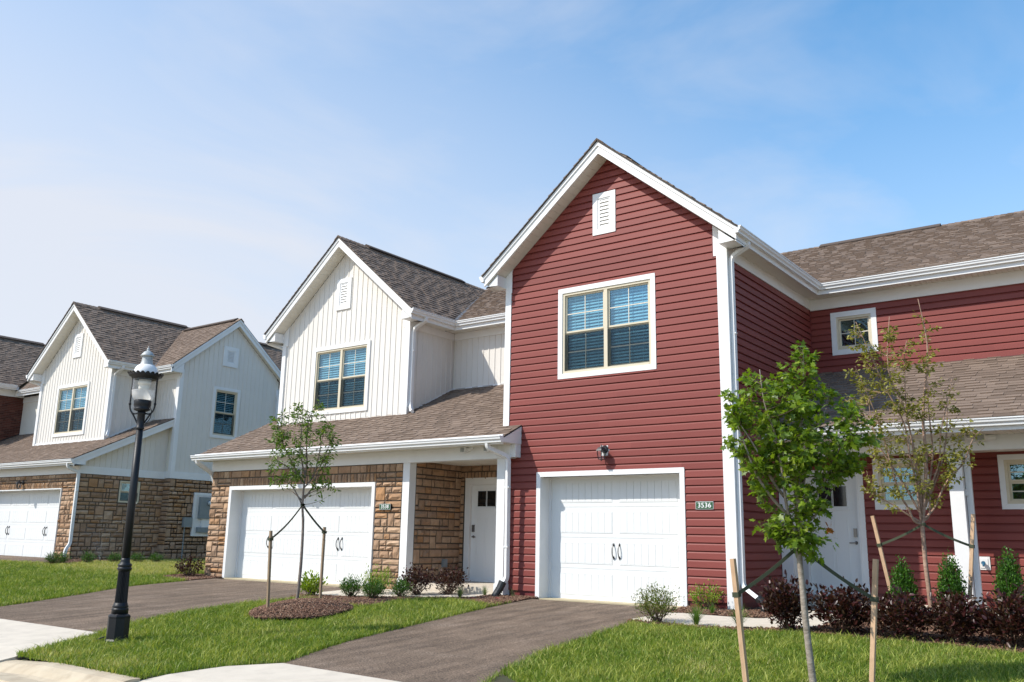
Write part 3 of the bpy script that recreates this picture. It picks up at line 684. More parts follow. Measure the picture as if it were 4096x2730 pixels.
# main wall over the porch
FM = Fr(0, MY); X1 = 15.
corewall(red, FM, [(W_+.002, 2.5), (X1, 2.5), (X1, 6.02), (W_+.002, 6.02)], [(5.17, 5.9, 4.89, 5.62)], m='redtrim')
lap(red, FM, [(W_+.03, 4.47), (X1, 4.47), (X1, 5.80), (W_+.03, 5.80)], [(5.11, 5.95, 4.83, 5.68)], z0=4.47)
mb = MB(FM); mb.box(W_+.041, X1, .0, .040, 5.80, 6.03); mb.build('frieze_board', 'white', red)
window(red, FM, 5.089, 5.984, 4.809, 5.699, 1, False, trim=.105, blinds=False, label='small square window high under the eave')
mb = MB(FM); mb.box(W_+.03, X1, 0, .05, 4.44, 4.475); mb.build('roof_flashing', 'redtrim', red)
soffit_flat(red, W_+.03, 4.98, RY+.35, MY-.42, 6.03, 'y'); soffit_flat(red, W_+.03, X1, 3.86, MY-.0, 6.03, 'x')
mb = MB(); mb.box(4.955, 4.985, RY+.04, 3.84, 6.01, 6.235); mb.box(4.985, X1, 3.84, 3.87, 6.01, 6.235); mb.build('fascia_board', 'white', red)
gutter(red, [(5.10, RY-.03, 6.215), (5.10, 3.735, 6.215), (X1, 3.735, 6.215)], [(1, 0), (1, -1), (0, -1)])
gutter(red, [(-.46, RY-.03, 6.215), (-.46, 3.0, 6.215)], [(-1, 0), (-1, 0)])
# porch (right)
PB = 1.948; PD = 2.75; FP = Fr(0, PB); FD = Fr(0, PD)
dw = [(4.86, 5.87, .1, 2.30), (6.20, 6.95, 1.74, 2.48), (8.19, 9.0, 1.74, 2.48)]
corewall(red, FD, [(W_+.002, .02), (X1, .02), (X1, 2.9), (W_+.002, 2.9)], dw, m='redtrim')
lap(red, FD, [(W_+.01, .25), (X1, .25), (X1, 2.62), (W_+.01, 2.62)], [(4.80, 5.93, 0, 2.38), (6.14, 7.0, 1.69, 2.53), (8.13, 9.05, 1.69, 2.53)], z0=.25)
M_ = front_door(red, FD, 4.909, 5.81, .214, 2.262, (5.12, 5.62, 1.73, 2.09), frame=.125, left_handle=False)
window(red, FD, 6.118, 7.03, 1.668, 2.55, 1, True, trim=.085, blinds=False, label='porch window behind the thin sapling', screen=False)
window(red, FD, 8.10, 9.08, 1.668, 2.55, 1, True, trim=.085, blinds=False, label='porch window right of the white post', screen=False)
mb = MB(FP); mb.box(W_+.002, X1, -.18, 0, 2.565, 2.80); mb.build('porch_beam', 'white', red)
mb = MB(); mb.box(W_+.03, X1, PB+.18, PD, 2.60, 2.64); mb.build('porch_ceiling', 'soffit', red)
soffit_flat(red, W_+.03, X1, 1.29, PB-.002, 2.80, 'x')
for (a, b) in ((W_+.04, W_+.245), (7.483, 7.69)):
    mb = MB(FP); mb.box(a, b, -.20, .004, .0, 2.565); p = mb.build('porch_post', 'white', red)
    mb = MB(FP); mb.box(a-.02, b+.02, -.22, .024, -.02, .20); mb.build('post_base', 'white', p)
mb = MB(); mb.box(W_+.03, X1, 1.262, 1.29, 2.79, 2.985); mb.build('fascia_board', 'white', red)
gutter(red, [(5.1, 1.15, 2.975), (X1, 1.15, 2.975)], [(0, -1), (0, -1)])
for x in (7.70, 7.98):
    mb = MB(); mb.tube([(x+.06, 1.80, 2.745), (x+.22, 1.93, 2.76)], .05, 8); o = mb.build('dryer_vent_pipe', 'white', red)
    mb = MB(); mb.box(x, x+.115, 1.74, 1.80, 2.69, 2.80); v = mb.build('vent_hood', 'soffit', o)
    mb = MB()
    for k in range(6): mb.box(x+.01+.016*k, x+.016+.016*k, 1.737, 1.74, 2.70, 2.79); mb.box(x+.008, x+.107, 1.735, 1.737, 2.70+.015*k, 2.704+.015*k)
    mb.build('vent_grille', 'grey', o)
mb = MB(FD); mb.box(7.67, 7.85, .02, .045, .70, .91); o = mb.build('hose_bib_plate', 'white', red); mb = MB(FD); mb.box(7.70, 7.82, .045, .055, .73, .88); mb.build('plate_ring', 'white', o)
mb = MB(FD); mb.tube([(7.76, .05, .81), (7.76, .11, .80), (7.76, .13, .76)], [.022, .02, .014], 8); mb.tube([(7.76, .10, .81), (7.76, .12, .81)], .032, 8); mb.build('hose_bib', 'copper', o)
mb = MB(FD); mb.box(7.22, 7.34, .02, .045, .72, .92); mb.build('outlet_cover', 'white', red)
mb = MB(FP); mb.box(7.692, 7.73, -.16, -.10, 1.86, 1.96); mb.build('door_bell', 'white', red)
mb = MB(FP); mb.box(7.70, 7.79, -.20, -.13, 0.0, 2.56); mb.build('downspout', 'white', red)
mb = MB(); mb.box(W_+.05, X1, 1.75, PD-.06, -.2, .10); mb.build('porch_slab', 'concrete', red)
# garage, windows, vent
garage_door(red, F0, .861, 3.71, 2.19, 2, [(2.24, .865), (2.36, .865)], recess=.29, b0=.0)
window(red, F0, 1.23, 3.31, 4.011, 5.772, 2, True, trim=.095, label='twin sash window with blinds in the red gable')
gvent(red, F0, 2.011, 2.508, 6.717, 7.551)
sconce(red, F0, 2.256, 2.625)
numberplate(red, F0, 3.988, 4.307, 1.58, 1.712, '3536')
# roofs
c_ = .833
roofplane(red, (5.04, 0, 8.47-.833*(5.04-AX)), c_, 'x', [(5.04, RY-.05), (5.04, 3.76), (AX, 8.31), (AX, RY-.05)], -1)
roofplane(red, (-.385, 0, 8.47-.833*(AX+.385)), c_, 'x', [(-.385, RY-.05), (-.385, 4.0), (AX, 8.31), (AX, RY-.05)], 1)
mz0 = 6.235; ms = .49; mridge = 8.72
roofplane(red, (AX, 3.79, mz0), ms, 'y', [(5.0, 3.79), (X1, 3.79), (X1, mridge), (AX, mridge), (AX, 8.31)], 1)
roofplane(red, (AX, 2*mridge-3.79, mz0), ms, 'y', [(AX, 2*mridge-3.79), (X1, 2*mridge-3.79), (X1, mridge), (AX, mridge)], -1, tiles=False, m='shinglecap')
ridgecap(red, (AX, mridge, mz0+ms*(mridge-3.79)), (X1, mridge, mz0+ms*(mridge-3.79)), vent=(1.3, 4.2))
ridgecap(red, (AX, RY-.05, 8.47), (AX, 8.3, 8.47), vent=(.9, 7))
valley(red, (5.0, 3.80, 6.25), (AX, 8.31, 8.475))
pz = lambda y: 4.477-.487*(MY-y)
roofplane(red, (W_, 1.235, pz(1.235)), .487, 'y', [(W_+.01, 1.235), (X1, 1.235), (X1, MY-.01), (W_+.01, MY-.01)], 1)
# downspouts
downspout(red, [(5.0, .14, 6.12), (5.0, .14, 6.02), (4.722, .06, 5.84), (4.722, .06, .38), (5.06, -.10, .20), (5.10, -.10, .12)], straps=(4.5, 2.4))
mb = MB(); mb.tube([(5.02, -.10, .235), (5.09, -.10, .16), (5.12, -.10, .06), (5.12, -.10, -.05)], [.062, .066, .06, .056], 12)
for k in range(5): mb.lathe(5.12, -.10, [(.056, .07-.025*k), (.066, .062-.025*k), (.056, .052-.025*k)], 12)
mb.build('drain_boot', 'plastic', red)
# ================================================================== WHITE HOUSES
def gable_front(H, full_left=True):
    """front gable shared by both white houses (author frame of the nearer one)"""
    y = 1.365; FG = Fr(0, y); xa = -6.288; xl, xr = -8.598, -3.99; z_ = lambda x, k=0: 8.60-k-.841*abs(x-xa)
    hs = [(-7.364+.04, -5.281-.04, 4.044+.04, 5.813-.04), (-6.616+.03, -6.082-.03, 6.735+.03, 7.565-.03)]
    P = lambda k, zb: [(xl, zb), (xr, zb), (xr, z_(xr, k)), (xa, z_(xa, k)), (xl, z_(xl, k))]
    corewall(H, FG, P(.26, 2.6), [(-7.27, -5.375, 4.14, 5.72)], m='soffit')
    batten(H, FG, P(.275, 3.86), hs, a0=xl)
    cornerboard(H, FG, xl-.03, xl+.11, 3.80, 6.0); cornerboard(H, FG, xr-.11, xr+.046, 3.80, 6.0)
    mb = MB(FG); mb.prism([(xl-.03, 6.0), (xl+.17, 6.0), (xl+.17, z_(xl+.17, .27)), (xl-.03, z_(xl-.03, .27))], 0, .034); mb.prism([(xr-.17, 6.0), (xr+.03, 6.0), (xr+.03, z_(xr+.03, .27)), (xr-.17, z_(xr-.17, .27))], 0, .034); mb.build('frieze_block', 'white', H)
    mb = MB(FG); mb.box(xl+.11, xr-.11, .0, .028, 3.80, 3.87); mb.build('base_trim', 'white', H)
    ry = y-.37; ap, le, re = (xa, 8.577), (-8.965, 6.326), (-3.611, 6.326)
    rake(H, ap, le, re, ry)
    soffit_slope(H, ap, (-8.93, 8.577-.841*2.642), ry+.03, y-.012, .225); soffit_slope(H, ap, (-3.646, 8.577-.841*2.642), ry+.03, y-.012, .225)
    for (x0, x1, s) in ((-8.95, xl-.03, 0), (xr+.03, -3.63, 1)):
        mb = MB(FG); Q = [(x0, 6.12), (x1, 6.105), (x1, z_(x1, .29)), (x0, z_(x0, .29))] if not s else [(x0, 6.105), (x1, 6.12), (x1, z_(x1, .29)), (x0, z_(x0, .29))]
        mb.prism(Q, -.04, .33); mb.build('eave_return', 'white', H)
    window(H, FG, -7.364, -5.281, 4.044, 5.813, 2, True, trim=.095, label='twin sash window with blinds in the pale gable')
    gvent(H, FG, -6.616, -6.082, 6.735, 7.565)
    # side wall facing +X and left wall
    FSd = Fr(xr, 0, 0, True); FLd = Fr(xl, 0, 0, True); hm = 3.03
    corewall(H, FSd, [(y+.12, 2.6), (hm, 2.6), (hm, 6.12), (y+.12, 6.12)], [], m='soffit')
    batten(H, FSd, [(y+.10, 3.86+.5*0), (hm-.02, 4.62), (hm-.02, 5.945), (y+.10, 5.945)], [], a0=y+.10)
    cornerboard(H, FSd, y+.0105, y+.10, 3.75, 6.0, .045)
    mb = MB(FSd); mb.box(y+.0, hm-.032, 0, .03, 5.945, 6.12); mb.build('frieze_board', 'white', H)
    mb = MB(FSd); mb.prism([(y+.1, 3.86), (hm, 4.67), (hm, 4.73), (y+.1, 3.92)], .0, .026); mb.build('base_trim', 'white', H)
    corewall(H, FLd, [(y+.12, 2.6), (hm+3, 2.6), (hm+3, 6.12), (y+.12, 6.12)], [], m='soffit', d=.12)
    mb = MB(); mb.box(-3.665, -3.635, ry+.04, 2.64, 6.10, 6.32); mb.build('fascia_board', 'white', H)
    mb = MB(); mb.box(-8.94, -8.91, ry+.04, 2.64, 6.10, 6.32); mb.build('fascia_board', 'white', H)
    soffit_flat(H, xr+.03, -3.64, ry+.35, 2.60, 6.12, 'y')
    gutter(H, [(-9.06, ry-.03, 6.31), (-9.06, 2.55, 6.31)], [(-1, 0), (-1, 0)])
    downspout(H, [(-8.99, 1.12, 6.20), (-8.99, 1.12, 6.10), (-8.66, 1.42, 5.96), (-8.66, 1.42, 3.9)])
    downspout(H, [(-3.60, 1.50, 6.22), (-3.60, 1.50, 6.12), (-3.915, 1.43, 5.93), (-3.915, 1.43, 4.08), (-3.80, 1.34, 3.94), (-3.72, 1.28, 3.90)], straps=(5.4,))
wh = thing('white_house', (-5.8, 1.0, 0), 'cream board-and-batten town house with stone double garage and number 3538', 'house')
gable_front(wh)
FMw = Fr(0, 3.03)
corewall(wh, FMw, [(-3.99, 2.6), (-.002, 2.6), (-.002, 6.12), (-3.99, 6.12)], [(-1.72, -1.1, 4.85, 5.75)], m='soffit')
batten(wh, FMw, [(-3.955, 4.70), (-.01, 4.70), (-.01, 5.945), (-3.955, 5.945)], [(-1.85, -1.0, 4.80, 5.80)], a0=-3.955)
window(wh, FMw, -1.88, -1.0, 4.75, 5.85, 1, True, trim=.095, blinds=True, label='narrow window beside the red corner')
mb = MB(FMw); mb.box(-3.956, -.01, 0, .032, 5.945, 6.12); mb.build('frieze_board', 'white', wh)
mb = MB(FMw); mb.box(-3.962, -.01, 0, .028, 4.645, 4.71); mb.build('base_trim', 'white', wh)
soffit_flat(wh, -3.95, -.02, 2.65, 3.0, 6.12, 'x')
mb = MB(); mb.box(-3.635, -.02, 2.62, 2.65, 6.10, 6.32); mb.build('fascia_board', 'white', wh)
gutter(wh, [(-3.52, .965, 6.31), (-3.52, 2.515, 6.31), (-.03, 2.515, 6.31)], [(1, 0), (1, -1), (0, -1)])
RH = 7.1; s2 = (8.60-6.335)/(RH-2.58); zr2 = lambda y: 6.335+s2*(y-2.58)
roofplane(wh, (-3.585, 0, 8.60-.841*(6.288-3.585)), .841, 'x', [(-3.585, .945), (-3.585, 2.57), (-6.288, RH), (-6.288, .945)], -1)
roofplane(wh, (-8.99, 0, 8.60-.841*(8.99-6.288)), .841, 'x', [(-8.99, .945), (-8.99, RH), (-6.288, RH), (-6.288, .945)], 1)
roofplane(wh, (-6.288, 2.57, 6.33), s2, 'y', [(-3.60, 2.57), (-.16, 2.57), (2.2, RH), (-6.288, RH)], 1)
roofplane(wh, (-6.288, 2*RH-2.57, 6.33), s2, 'y', [(-9, 2*RH-2.57), (2.2, 2*RH-2.57), (2.2, RH), (-9, RH)], -1, tiles=False, m='shinglecap')
valley(wh, (-3.60, 2.56, 6.35), (-6.288, RH, 8.60))
ridgecap(wh, (-6.288, .945, 8.60), (-6.288, RH, 8.60), vent=(1.0, 5.0)); ridgecap(wh, (-6.288, RH, 8.60), (.3, RH, 8.60))
# garage and porch
GY = -.18; FGa = Fr(0, GY)
sh = [(-8.312, -3.297, -1, 2.175)]
stonewall(wh, FGa, -9.06, -2.535, -.05, 2.553, sh, soldier=(-8.312, -3.297, 2.175, .20), wrap0=.02)
garage_door(wh, FGa, -8.222, -3.387, 2.085, 4, [(-7.08, .865), (-6.955, .865), (-4.685, .865), (-4.56, .865)], recess=.29, b0=.0, trimw=.09)
FGl = Fr(-9.06, 0, 0, True); corewall(wh, FGl, [(GY+.1, -.1), (3.03, -.1), (3.03, 2.8), (GY+.1, 2.8)], [], m='mortar', d=.12)
mb = MB(FGa); mb.box(-9.10, -2.535, -.10, .035, 2.555, 2.81); mb.box(-2.535, .27, -.20, .035, 2.555, 2.81); mb.build('porch_beam', 'white', wh)
soffit_flat(wh, -9.25, .30, -.605, GY-.037, 2.80, 'x')
mb = MB(); mb.box(-9.27, .405, -.64, -.61, 2.78, 2.955); mb.build('fascia_board', 'white', wh)
EY = -.665; rz2 = lambda y: 3.19+.487*y
gutter(wh, [(-9.29, -.755, 2.925), (.42, -.755, 2.925)], [(0, -1), (0, -1)])
roofplane(wh, (-9.30, EY, rz2(EY)+.02), .487, 'y', [(-9.30, EY), (.40, EY), (.40, -.03), (-.01, -.03), (-.01, 3.02), (-9.30, 3.02)][:0] or [(-9.30, EY), (-.002, EY), (-.002, 3.02), (-9.30, 3.02)], 1)
roofplane(wh, (-.002, EY, rz2(EY)+.02), .487, 'y', [(-.002, EY), (.40, EY), (.40, -.025), (-.002, -.025)], 1)
mb = MB(Fr(.385, 0, 0, True)); mb.prism([(-.62, 2.82), (-.03, 2.82), (-.03, rz2(-.03)-.01), (-.62, rz2(-.62)-.01)], -.10, .012); mb.build('rake_end', 'white', wh)
mb = MB(F0); mb.box(.27, .385, .03, .19, 2.57, 2.84); mb.build('beam_end', 'white', wh)
corewall(wh, Fr(-9.0, 0, 0, True), [(-.1, 2.56), (3.0, 2.56), (3.0, 4.5), (-.1, 3.08)], [], m='soffit', d=-.05)
for (a, b) in ((-2.53, -2.34), (-.055, .135)):
    mb = MB(FGa); mb.box(a, b, -.19, .006, -.05, 2.555); p = mb.build('porch_post', 'white', wh)
    mb = MB(FGa); mb.box(a-.018, b+.018, -.21, .024, -.08, .22); mb.build('post_base', 'white', p)
FPi = Fr(-2.34, 0, 0, True); FPb = Fr(0, 1.484)
stonewall(wh, FPi, 0.012, 1.484, .0, 2.62, [])
stonewall(wh, FPb, -2.36, -.02, .0, 2.62, [(-2.235, -.75, -1, 2.27)], soldier=(-2.235, -.75, 2.27, .20))
front_door(wh, FPb, -2.03, -1.11, .195, 2.18, (-1.86, -1.37, 1.72, 2.05), frame=.155)
mb = MB(); mb.box(-2.3, .0, .0, 1.45, 2.60, 2.64); mb.build('porch_ceiling', 'soffit', wh)
mb = MB(); mb.box(-2.32, .13, -.10, 1.42, -.2, .14); mb.build('porch_slab', 'concrete', wh)
mb = MB(FPi); mb.box(.88, 1.03, .03, .07, .43, .60); mb.box(.90, 1.01, .07, .085, .45, .585); mb.build('outlet_cover', 'grey', wh)
for x in (-.87, -.28):
    mb = MB(); mb.tube([(x+.05, -.26, 2.735), (x+.10, -.24, 2.745), (x+.22, -.20, 2.80)], .045, 8); o = mb.build('dryer_vent_pipe', 'white', wh)
    mb = MB(); mb.box(x, x+.11, -.34, -.26, 2.69, 2.795); mb.build('vent_hood', 'white', o)
    mb = MB()
    for k in range(6): mb.box(x+.01+.016*k, x+.016+.016*k, -.343, -.34, 2.70, 2.785); mb.box(x+.008, x+.102, -.345, -.343, 2.70+.015*k, 2.704+.015*k)
    mb.build('vent_grille', 'grey', o)
numberplate(wh, FGa, -3.114, -2.79, 1.59, 1.715, '3538', d0=.045)
sconce(wh, FGa, -5.80, 2.43, plate=True)
downspout(wh, [(.06, -.66, 2.82), (.06, -.64, 2.72), (.27, -.27, 2.56), (.27, -.25, .32), (.20, -.33, .20)], straps=(2.0, .9))
downspout(wh, [(-9.12, -.66, 2.82), (-9.12, -.64, 2.74), (-9.12, -.20, 2.52), (-9.12, -.10, 2.3)])
mb = MB(); mb.tube([(.22, -.30, .27), (.19, -.35, .15), (.14, -.42, .03), (.12, -.44, -.08)], [.075, .07, .065, .065], 12)
for k in range(7):
    t = k/6; mb.tube([(.19-.06*t, -.35-.08*t, .15-.2*t), (.185-.06*t, -.355-.08*t, .135-.2*t)], .077, 12)
mb.build('drain_boot', 'plastic', wh)
# ================================================================== FAR WHITE HOUSE
T3 = (-13.0916, -.114, .099)
fh = thing('white_house', (-18.5, 1.0, .2), 'far cream board-and-batten town house with brown stone base and end gable, behind the street lamp', 'house', T=T3)
gable_front(fh)
RY3 = 5.05; s3 = .82; zr3 = lambda y: 6.335+s3*(y-2.58); mE = -2.70; gE = -3.05
zapx = zr3(RY3)
corewall(fh, FMw, [(-3.99, 2.6), (mE, 2.6), (mE, 6.12), (-3.99, 6.12)], [], m='soffit')
batten(fh, FMw, [(-3.955, 4.60), (mE-.11, 4.60), (mE-.11, 5.945), (-3.955, 5.945)], [], a0=-3.955)
mb = MB(FMw); mb.box(-3.956, mE, 0, .032, 5.945, 6.12); mb.build('frieze_board', 'white', fh)
corewall(fh, FMw, [(-13.5, 2.6), (-8.6, 2.6), (-8.6, 6.12), (-13.5, 6.12)], [], m='soffit')
mb = MB(FMw); mb.box(-13.5, -8.6, 0, .032, 5.90, 6.12); mb.build('frieze_board', 'white', fh)
cornerboard(fh, FMw, mE-.11, mE+.046, 2.85, 5.945)
soffit_flat(fh, -3.95, mE+.1, 2.65, 3.0, 6.12, 'x')
mb = MB(); mb.box(-3.635, mE+.15, 2.62, 2.65, 6.10, 6.32); mb.box(-13.4, -8.94, 2.62, 2.65, 6.10, 6.32); mb.build('fascia_board', 'white', fh)
gutter(fh, [(-3.52, .965, 6.31), (-3.52, 2.515, 6.31), (mE+.18, 2.515, 6.31)], [(1, 0), (1, -1), (0, -1)])
gutter(fh, [(-13.0, 2.515, 6.31), (-9.0, 2.515, 6.31)], [(0, -1), (0, -1)])
roofplane(fh, (-3.585, 0, 8.60-.841*(6.288-3.585)), .841, 'x', [(-3.585, .945), (-3.585, 2.57), (-6.288, RY3+.3), (-6.288, .945)], -1)
roofplane(fh, (-8.99, 0, 8.60-.841*(8.99-6.288)), .841, 'x', [(-8.99, .945), (-8.99, RY3), (-6.288, RY3), (-6.288, .945)], 1)
roofplane(fh, (-6.288, 2.57, 6.33), s3, 'y', [(-3.60, 2.57), (mE+.20, 2.57), (mE+.20, RY3), (-6.1, RY3)], 1)
roofplane(fh, (-6.288, 2.57, 6.33), s3, 'y', [(-13.3, 2.57), (-8.99, 2.57), (-6.4, RY3), (-13.3, RY3)], 1)
YB = 2*RY3-3.03
roofplane(fh, (-6.288, 2*RY3-2.57, 6.33), s3, 'y', [(-13.3, 2*RY3-2.57), (mE+.20, 2*RY3-2.57), (mE+.20, RY3), (-13.3, RY3)], -1, tiles=False, m='shinglecap')
valley(fh, (-3.60, 2.56, 6.35), (-6.2, RY3, zapx+.01))
ridgecap(fh, (-6.288, .945, 8.60), (-6.288, RY3+.3, 8.60), vent=(.9, 4.4)); ridgecap(fh, (-6.288, RY3, zapx), (mE+.2, RY3, zapx), vent=(.5, 3.6))
FE = Fr(mE, 0, 0, True); zg = lambda y, k=0: zapx-k-s3*abs(y-RY3)
eg = lambda zb, k: [(3.03, zb), (YB, zb), (YB, zg(YB, k)), (RY3, zg(RY3, k)), (3.03, zg(3.03, k))]
ewh = [(4.36, 5.37, 4.15, 5.83)]
corewall(fh, FE, [(3.15, .0), (YB, .0), (YB, zg(YB, .3)), (RY3, zg(RY3, .3)), (3.15, zg(3.15, .3))], [(4.42, 5.31, 4.22, 5.76)], m='soffit')
batten(fh, FE, [(3.13, 2.87), (YB-.1, 2.87), (YB-.1, zg(YB-.1, .27)), (RY3, zg(RY3, .27)), (3.13, zg(3.13, .27))], ewh+[(4.61, 5.18, 6.65, 7.31)], a0=3.13, pitch=.18)
cornerboard(fh, FE, 3.03+.0105, 3.13, 2.85, 6.25, .045); cornerboard(fh, FE, YB-.1, YB, 2.85, 6.1, .03)
mb = MB(FE); mb.box(3.03, YB, .0, .04, 2.65, 2.875); mb.build('band_board', 'white', fh)
rk = (RY3, zapx-.02), (2.56, zg(2.56)-.02), (2*RY3-2.56, zg(2.56)-.02)
rake(fh, *rk, mE+.18, side=True)
soffit_slope(fh, rk[0], (2.62, zg(2.62)-.02), mE+.012, mE+.15, .225, side=True); soffit_slope(fh, rk[0], (2*RY3-2.62, zg(2.62)-.02), mE+.012, mE+.15, .225, side=True)
window(fh, FE, 4.32, 5.41, 4.11, 5.87, 1, True, trim=.10, label='single sash window in the end gable')
gvent(fh, FE, 4.58, 5.20, 6.62, 7.33)
stonewall(fh, FE, 3.03, YB, .0, 2.65, [], wrap0=.0)
stonewall(fh, FMw, gE, mE, .0, 2.65, [], wrap1=.02)
mb = MB(FMw); mb.box(gE, mE+.04, 0, .04, 2.65, 2.875); mb.build('band_board', 'white', fh)
downspout(fh, [(mE+.30, YB+.35, 6.2), (mE+.30, YB+.3, 6.05), (mE+.08, YB-.05, 5.9), (mE+.08, YB-.05, 2.9)])
mb = MB(FE); mb.prism([(2.66, 6.10), (3.02, 6.10), (3.02, zg(3.02, .27)), (2.66, zg(2.66, .27))], .002, .172); mb.build('eave_return', 'white', fh)
# rear wing, seen past the end gable
roofplane(fh, (-3.585, 0, 8.60-.841*(6.288-3.585)), .841, 'x', [(-3.585, 2*RY3-2.57), (-3.585, 13.0), (-6.288, 13.0), (-6.288, RY3-.0)], -1)
roofplane(fh, (-8.99, 0, 8.60-.841*(8.99-6.288)), .841, 'x', [(-8.99, RY3), (-8.99, 13.0), (-6.288, 13.0), (-6.288, RY3)], 1, tiles=False, m='shinglecap')
ridgecap(fh, (-6.288, RY3+.3, 8.60), (-6.288, 13.0, 8.60), vent=(2.2, 6.5))
FR = Fr(-3.99, 0, 0, True)
corewall(fh, FR, [(YB, 0), (12.6, 0), (12.6, 6.12), (YB, 6.12)], [], m='soffit')
batten(fh, FR, [(YB+.1, 2.87), (12.6, 2.87), (12.6, 5.94), (YB+.1, 5.94)], [], a0=YB+.1)
mb = MB(FR); mb.box(YB, 12.6, 0, .03, 5.945, 6.12); mb.box(YB, 12.6, 0, .04, 2.65, 2.87); mb.build('frieze_board', 'white', fh)
soffit_flat(fh, -3.96, -3.64, 2*RY3-2.57, 12.6, 6.12, 'y')
mb = MB(); mb.box(-3.665, -3.635, 2*RY3-2.57, 13.0, 6.10, 6.32); mb.build('fascia_board', 'white', fh)
gutter(fh, [(-3.52, 2*RY3-2.5, 6.31), (-3.52, 13.0, 6.31)], [(1, 0), (1, 0)])
# recessed porch left of the garage
corewall(fh, Fr(0, 1.9), [(-13.5, .0), (-9.55, .0), (-9.55, 2.9), (-13.5, 2.9)], [], m='mortar')
corewall(fh, Fr(-9.6, 0, 0, True), [(.3, 0), (1.9, 0), (1.9, 2.62), (.3, 2.62)], [], m='mortar', d=.12)
# meter board
mb = MB(FE); mb.box(3.93, 4.95, .03, .075, .83, 2.24); mbx = mb.build('meter_board', 'white', fh)
mitred(FE, 3.93, 4.95, .83, 2.24, .09, .075, .10, True, 'white', mbx)
mb = MB(FE); mb.box(4.12, 4.72, .075, .19, 1.40, 2.10); mb.box(4.10, 4.76, .075, .17, .95, 1.12); mb.build('meter_box', 'grey', mbx)
mb = MB(FE); mb.box(4.24, 4.66, .075, .15, 1.12, 1.40); mb.build('meter_label', 'white', mbx)
mb = MB(FE); mb.tube([(4.46, .19, 1.91), (4.46, .22, 1.91), (4.46, .30, 1.91)], [.11, .10, .085], 16); mb.build('meter_dial', 'clear', mbx)
mb = MB(FE); mb.tube([(4.46, .19, 1.91), (4.46, .27, 1.91)], .07, 12); mb.build('meter_face', 'white', mbx)
mb = MB(FE); mb.box(3.59, 3.90, .03, .14, 1.11, 1.43); ub = mb.build('utility_box', 'grey', fh); mb = MB(FE); mb.tube([(3.67, .07, 1.11), (3.67, .07, .0)], .018, 8); mb.build('conduit', 'grey', ub)
# garage wing
GY3 = .2; FG3 = Fr(0, GY3); FGs = Fr(gE, 0, 0, True); z3 = lambda y: 3.0+.485*(y+.26)
h3s = [(-9.05, -3.93, -1, 2.20)]
stonewall(fh, FG3, -9.6, gE, -.05, 2.63, h3s, soldier=(-9.05, -3.93, 2.20, .20), wrap1=.02)
garage_door(fh, FG3, -9.02, -3.96, 2.17, 4, [(-7.78, .9), (-7.65, .9), (-5.30, .9), (-5.17, .9)], recess=.29, trimw=.03)
stonewall(fh, FGs, GY3+.012, 3.03, -.05, 2.63, [(1.50, 2.22, 1.80, 2.51)], wrap0=.0)
corewall(fh, FGs, [(GY3, 2.63), (3.03, 2.63), (3.03, z3(3.03)-.05), (GY3, z3(GY3)-.05)], [], m='soffit')
mb = MB(FGs); mb.box(GY3-.04, 3.03, .0, .04, 2.63, 2.86); mb.build('band_board', 'white', fh)
batten(fh, FGs, [(GY3+.05, 2.86), (3.02, 2.86), (3.02, z3(3.02)-.24), (GY3+.05, z3(GY3+.05)-.24)], [], a0=GY3+.05)
window(fh, FGs, 1.50, 2.22, 1.80, 2.51, 1, True, trim=.02, blinds=False, grid=None, label='small square window in the stone side wall')
mb = MB(FG3); mb.box(-13.5, gE, -.10, .035, 2.63, 2.88); mb.build('frieze_board', 'white', fh)
soffit_flat(fh, -13.4, gE+.25, -.14, GY3-.037, 2.87, 'x')
mb = MB(); mb.box(-13.4, gE+.30, -.17, -.14, 2.85, 3.03); mb.build('fascia_board', 'white', fh)
gutter(fh, [(-13.4, -.28, 3.02), (gE+.31, -.28, 3.02)], [(0, -1), (0, -1)])
roofplane(fh, (-13.5, -.20, z3(-.2)+.02), .485, 'y', [(-13.5, -.20), (gE+.32, -.20), (gE+.32, 3.02), (-13.5, 3.02)], 1)
for (t0, t1, d) in ((0, .085, .022), (.085, .24, 0)):
    mb = MB(Fr(gE+.29, 0, 0, True)); mb.prism([(-.16, z3(-.16)-t1), (3.02, z3(3.02)-t1), (3.02, z3(3.02)-t0), (-.16, z3(-.16)-t0)], -.03, d); mb.build('rake_board', 'white', fh)
mb = MB(Fr(gE, 0, 0, True)); mb.prism([(-.14, z3(-.14)-.24), (3.02, z3(3.02)-.24), (3.02, z3(3.02)-.22), (-.14, z3(-.14)-.22)], .0, .26); mb.build('rake_soffit', 'soffit', fh)
mb = MB(Fr(gE, 0, 0, True)); mb.prism([(-.14, 2.87), (GY3, 2.87), (GY3, z3(GY3)-.24), (-.14, z3(-.14)-.24)], .0, .29); mb.build('eave_return', 'white', fh)
sconce(fh, FG3, -6.45, 2.40, plate=False)
downspout(fh, [(gE+.02, -.20, 2.90), (gE+.02, -.18, 2.78), (gE+.06, .14, 2.66), (gE+.06, .14, .55), (gE+.08, .02, .40), (gE+.08, -.0, .12)], straps=(2.1,))
mb = MB(); mb.tube([(gE+.08, -.0, .16), (gE+.10, -.05, .08), (gE+.15, -.12, .04)], [.06, .065, .06], 10); mb.build('drain_boot', 'plastic', fh)
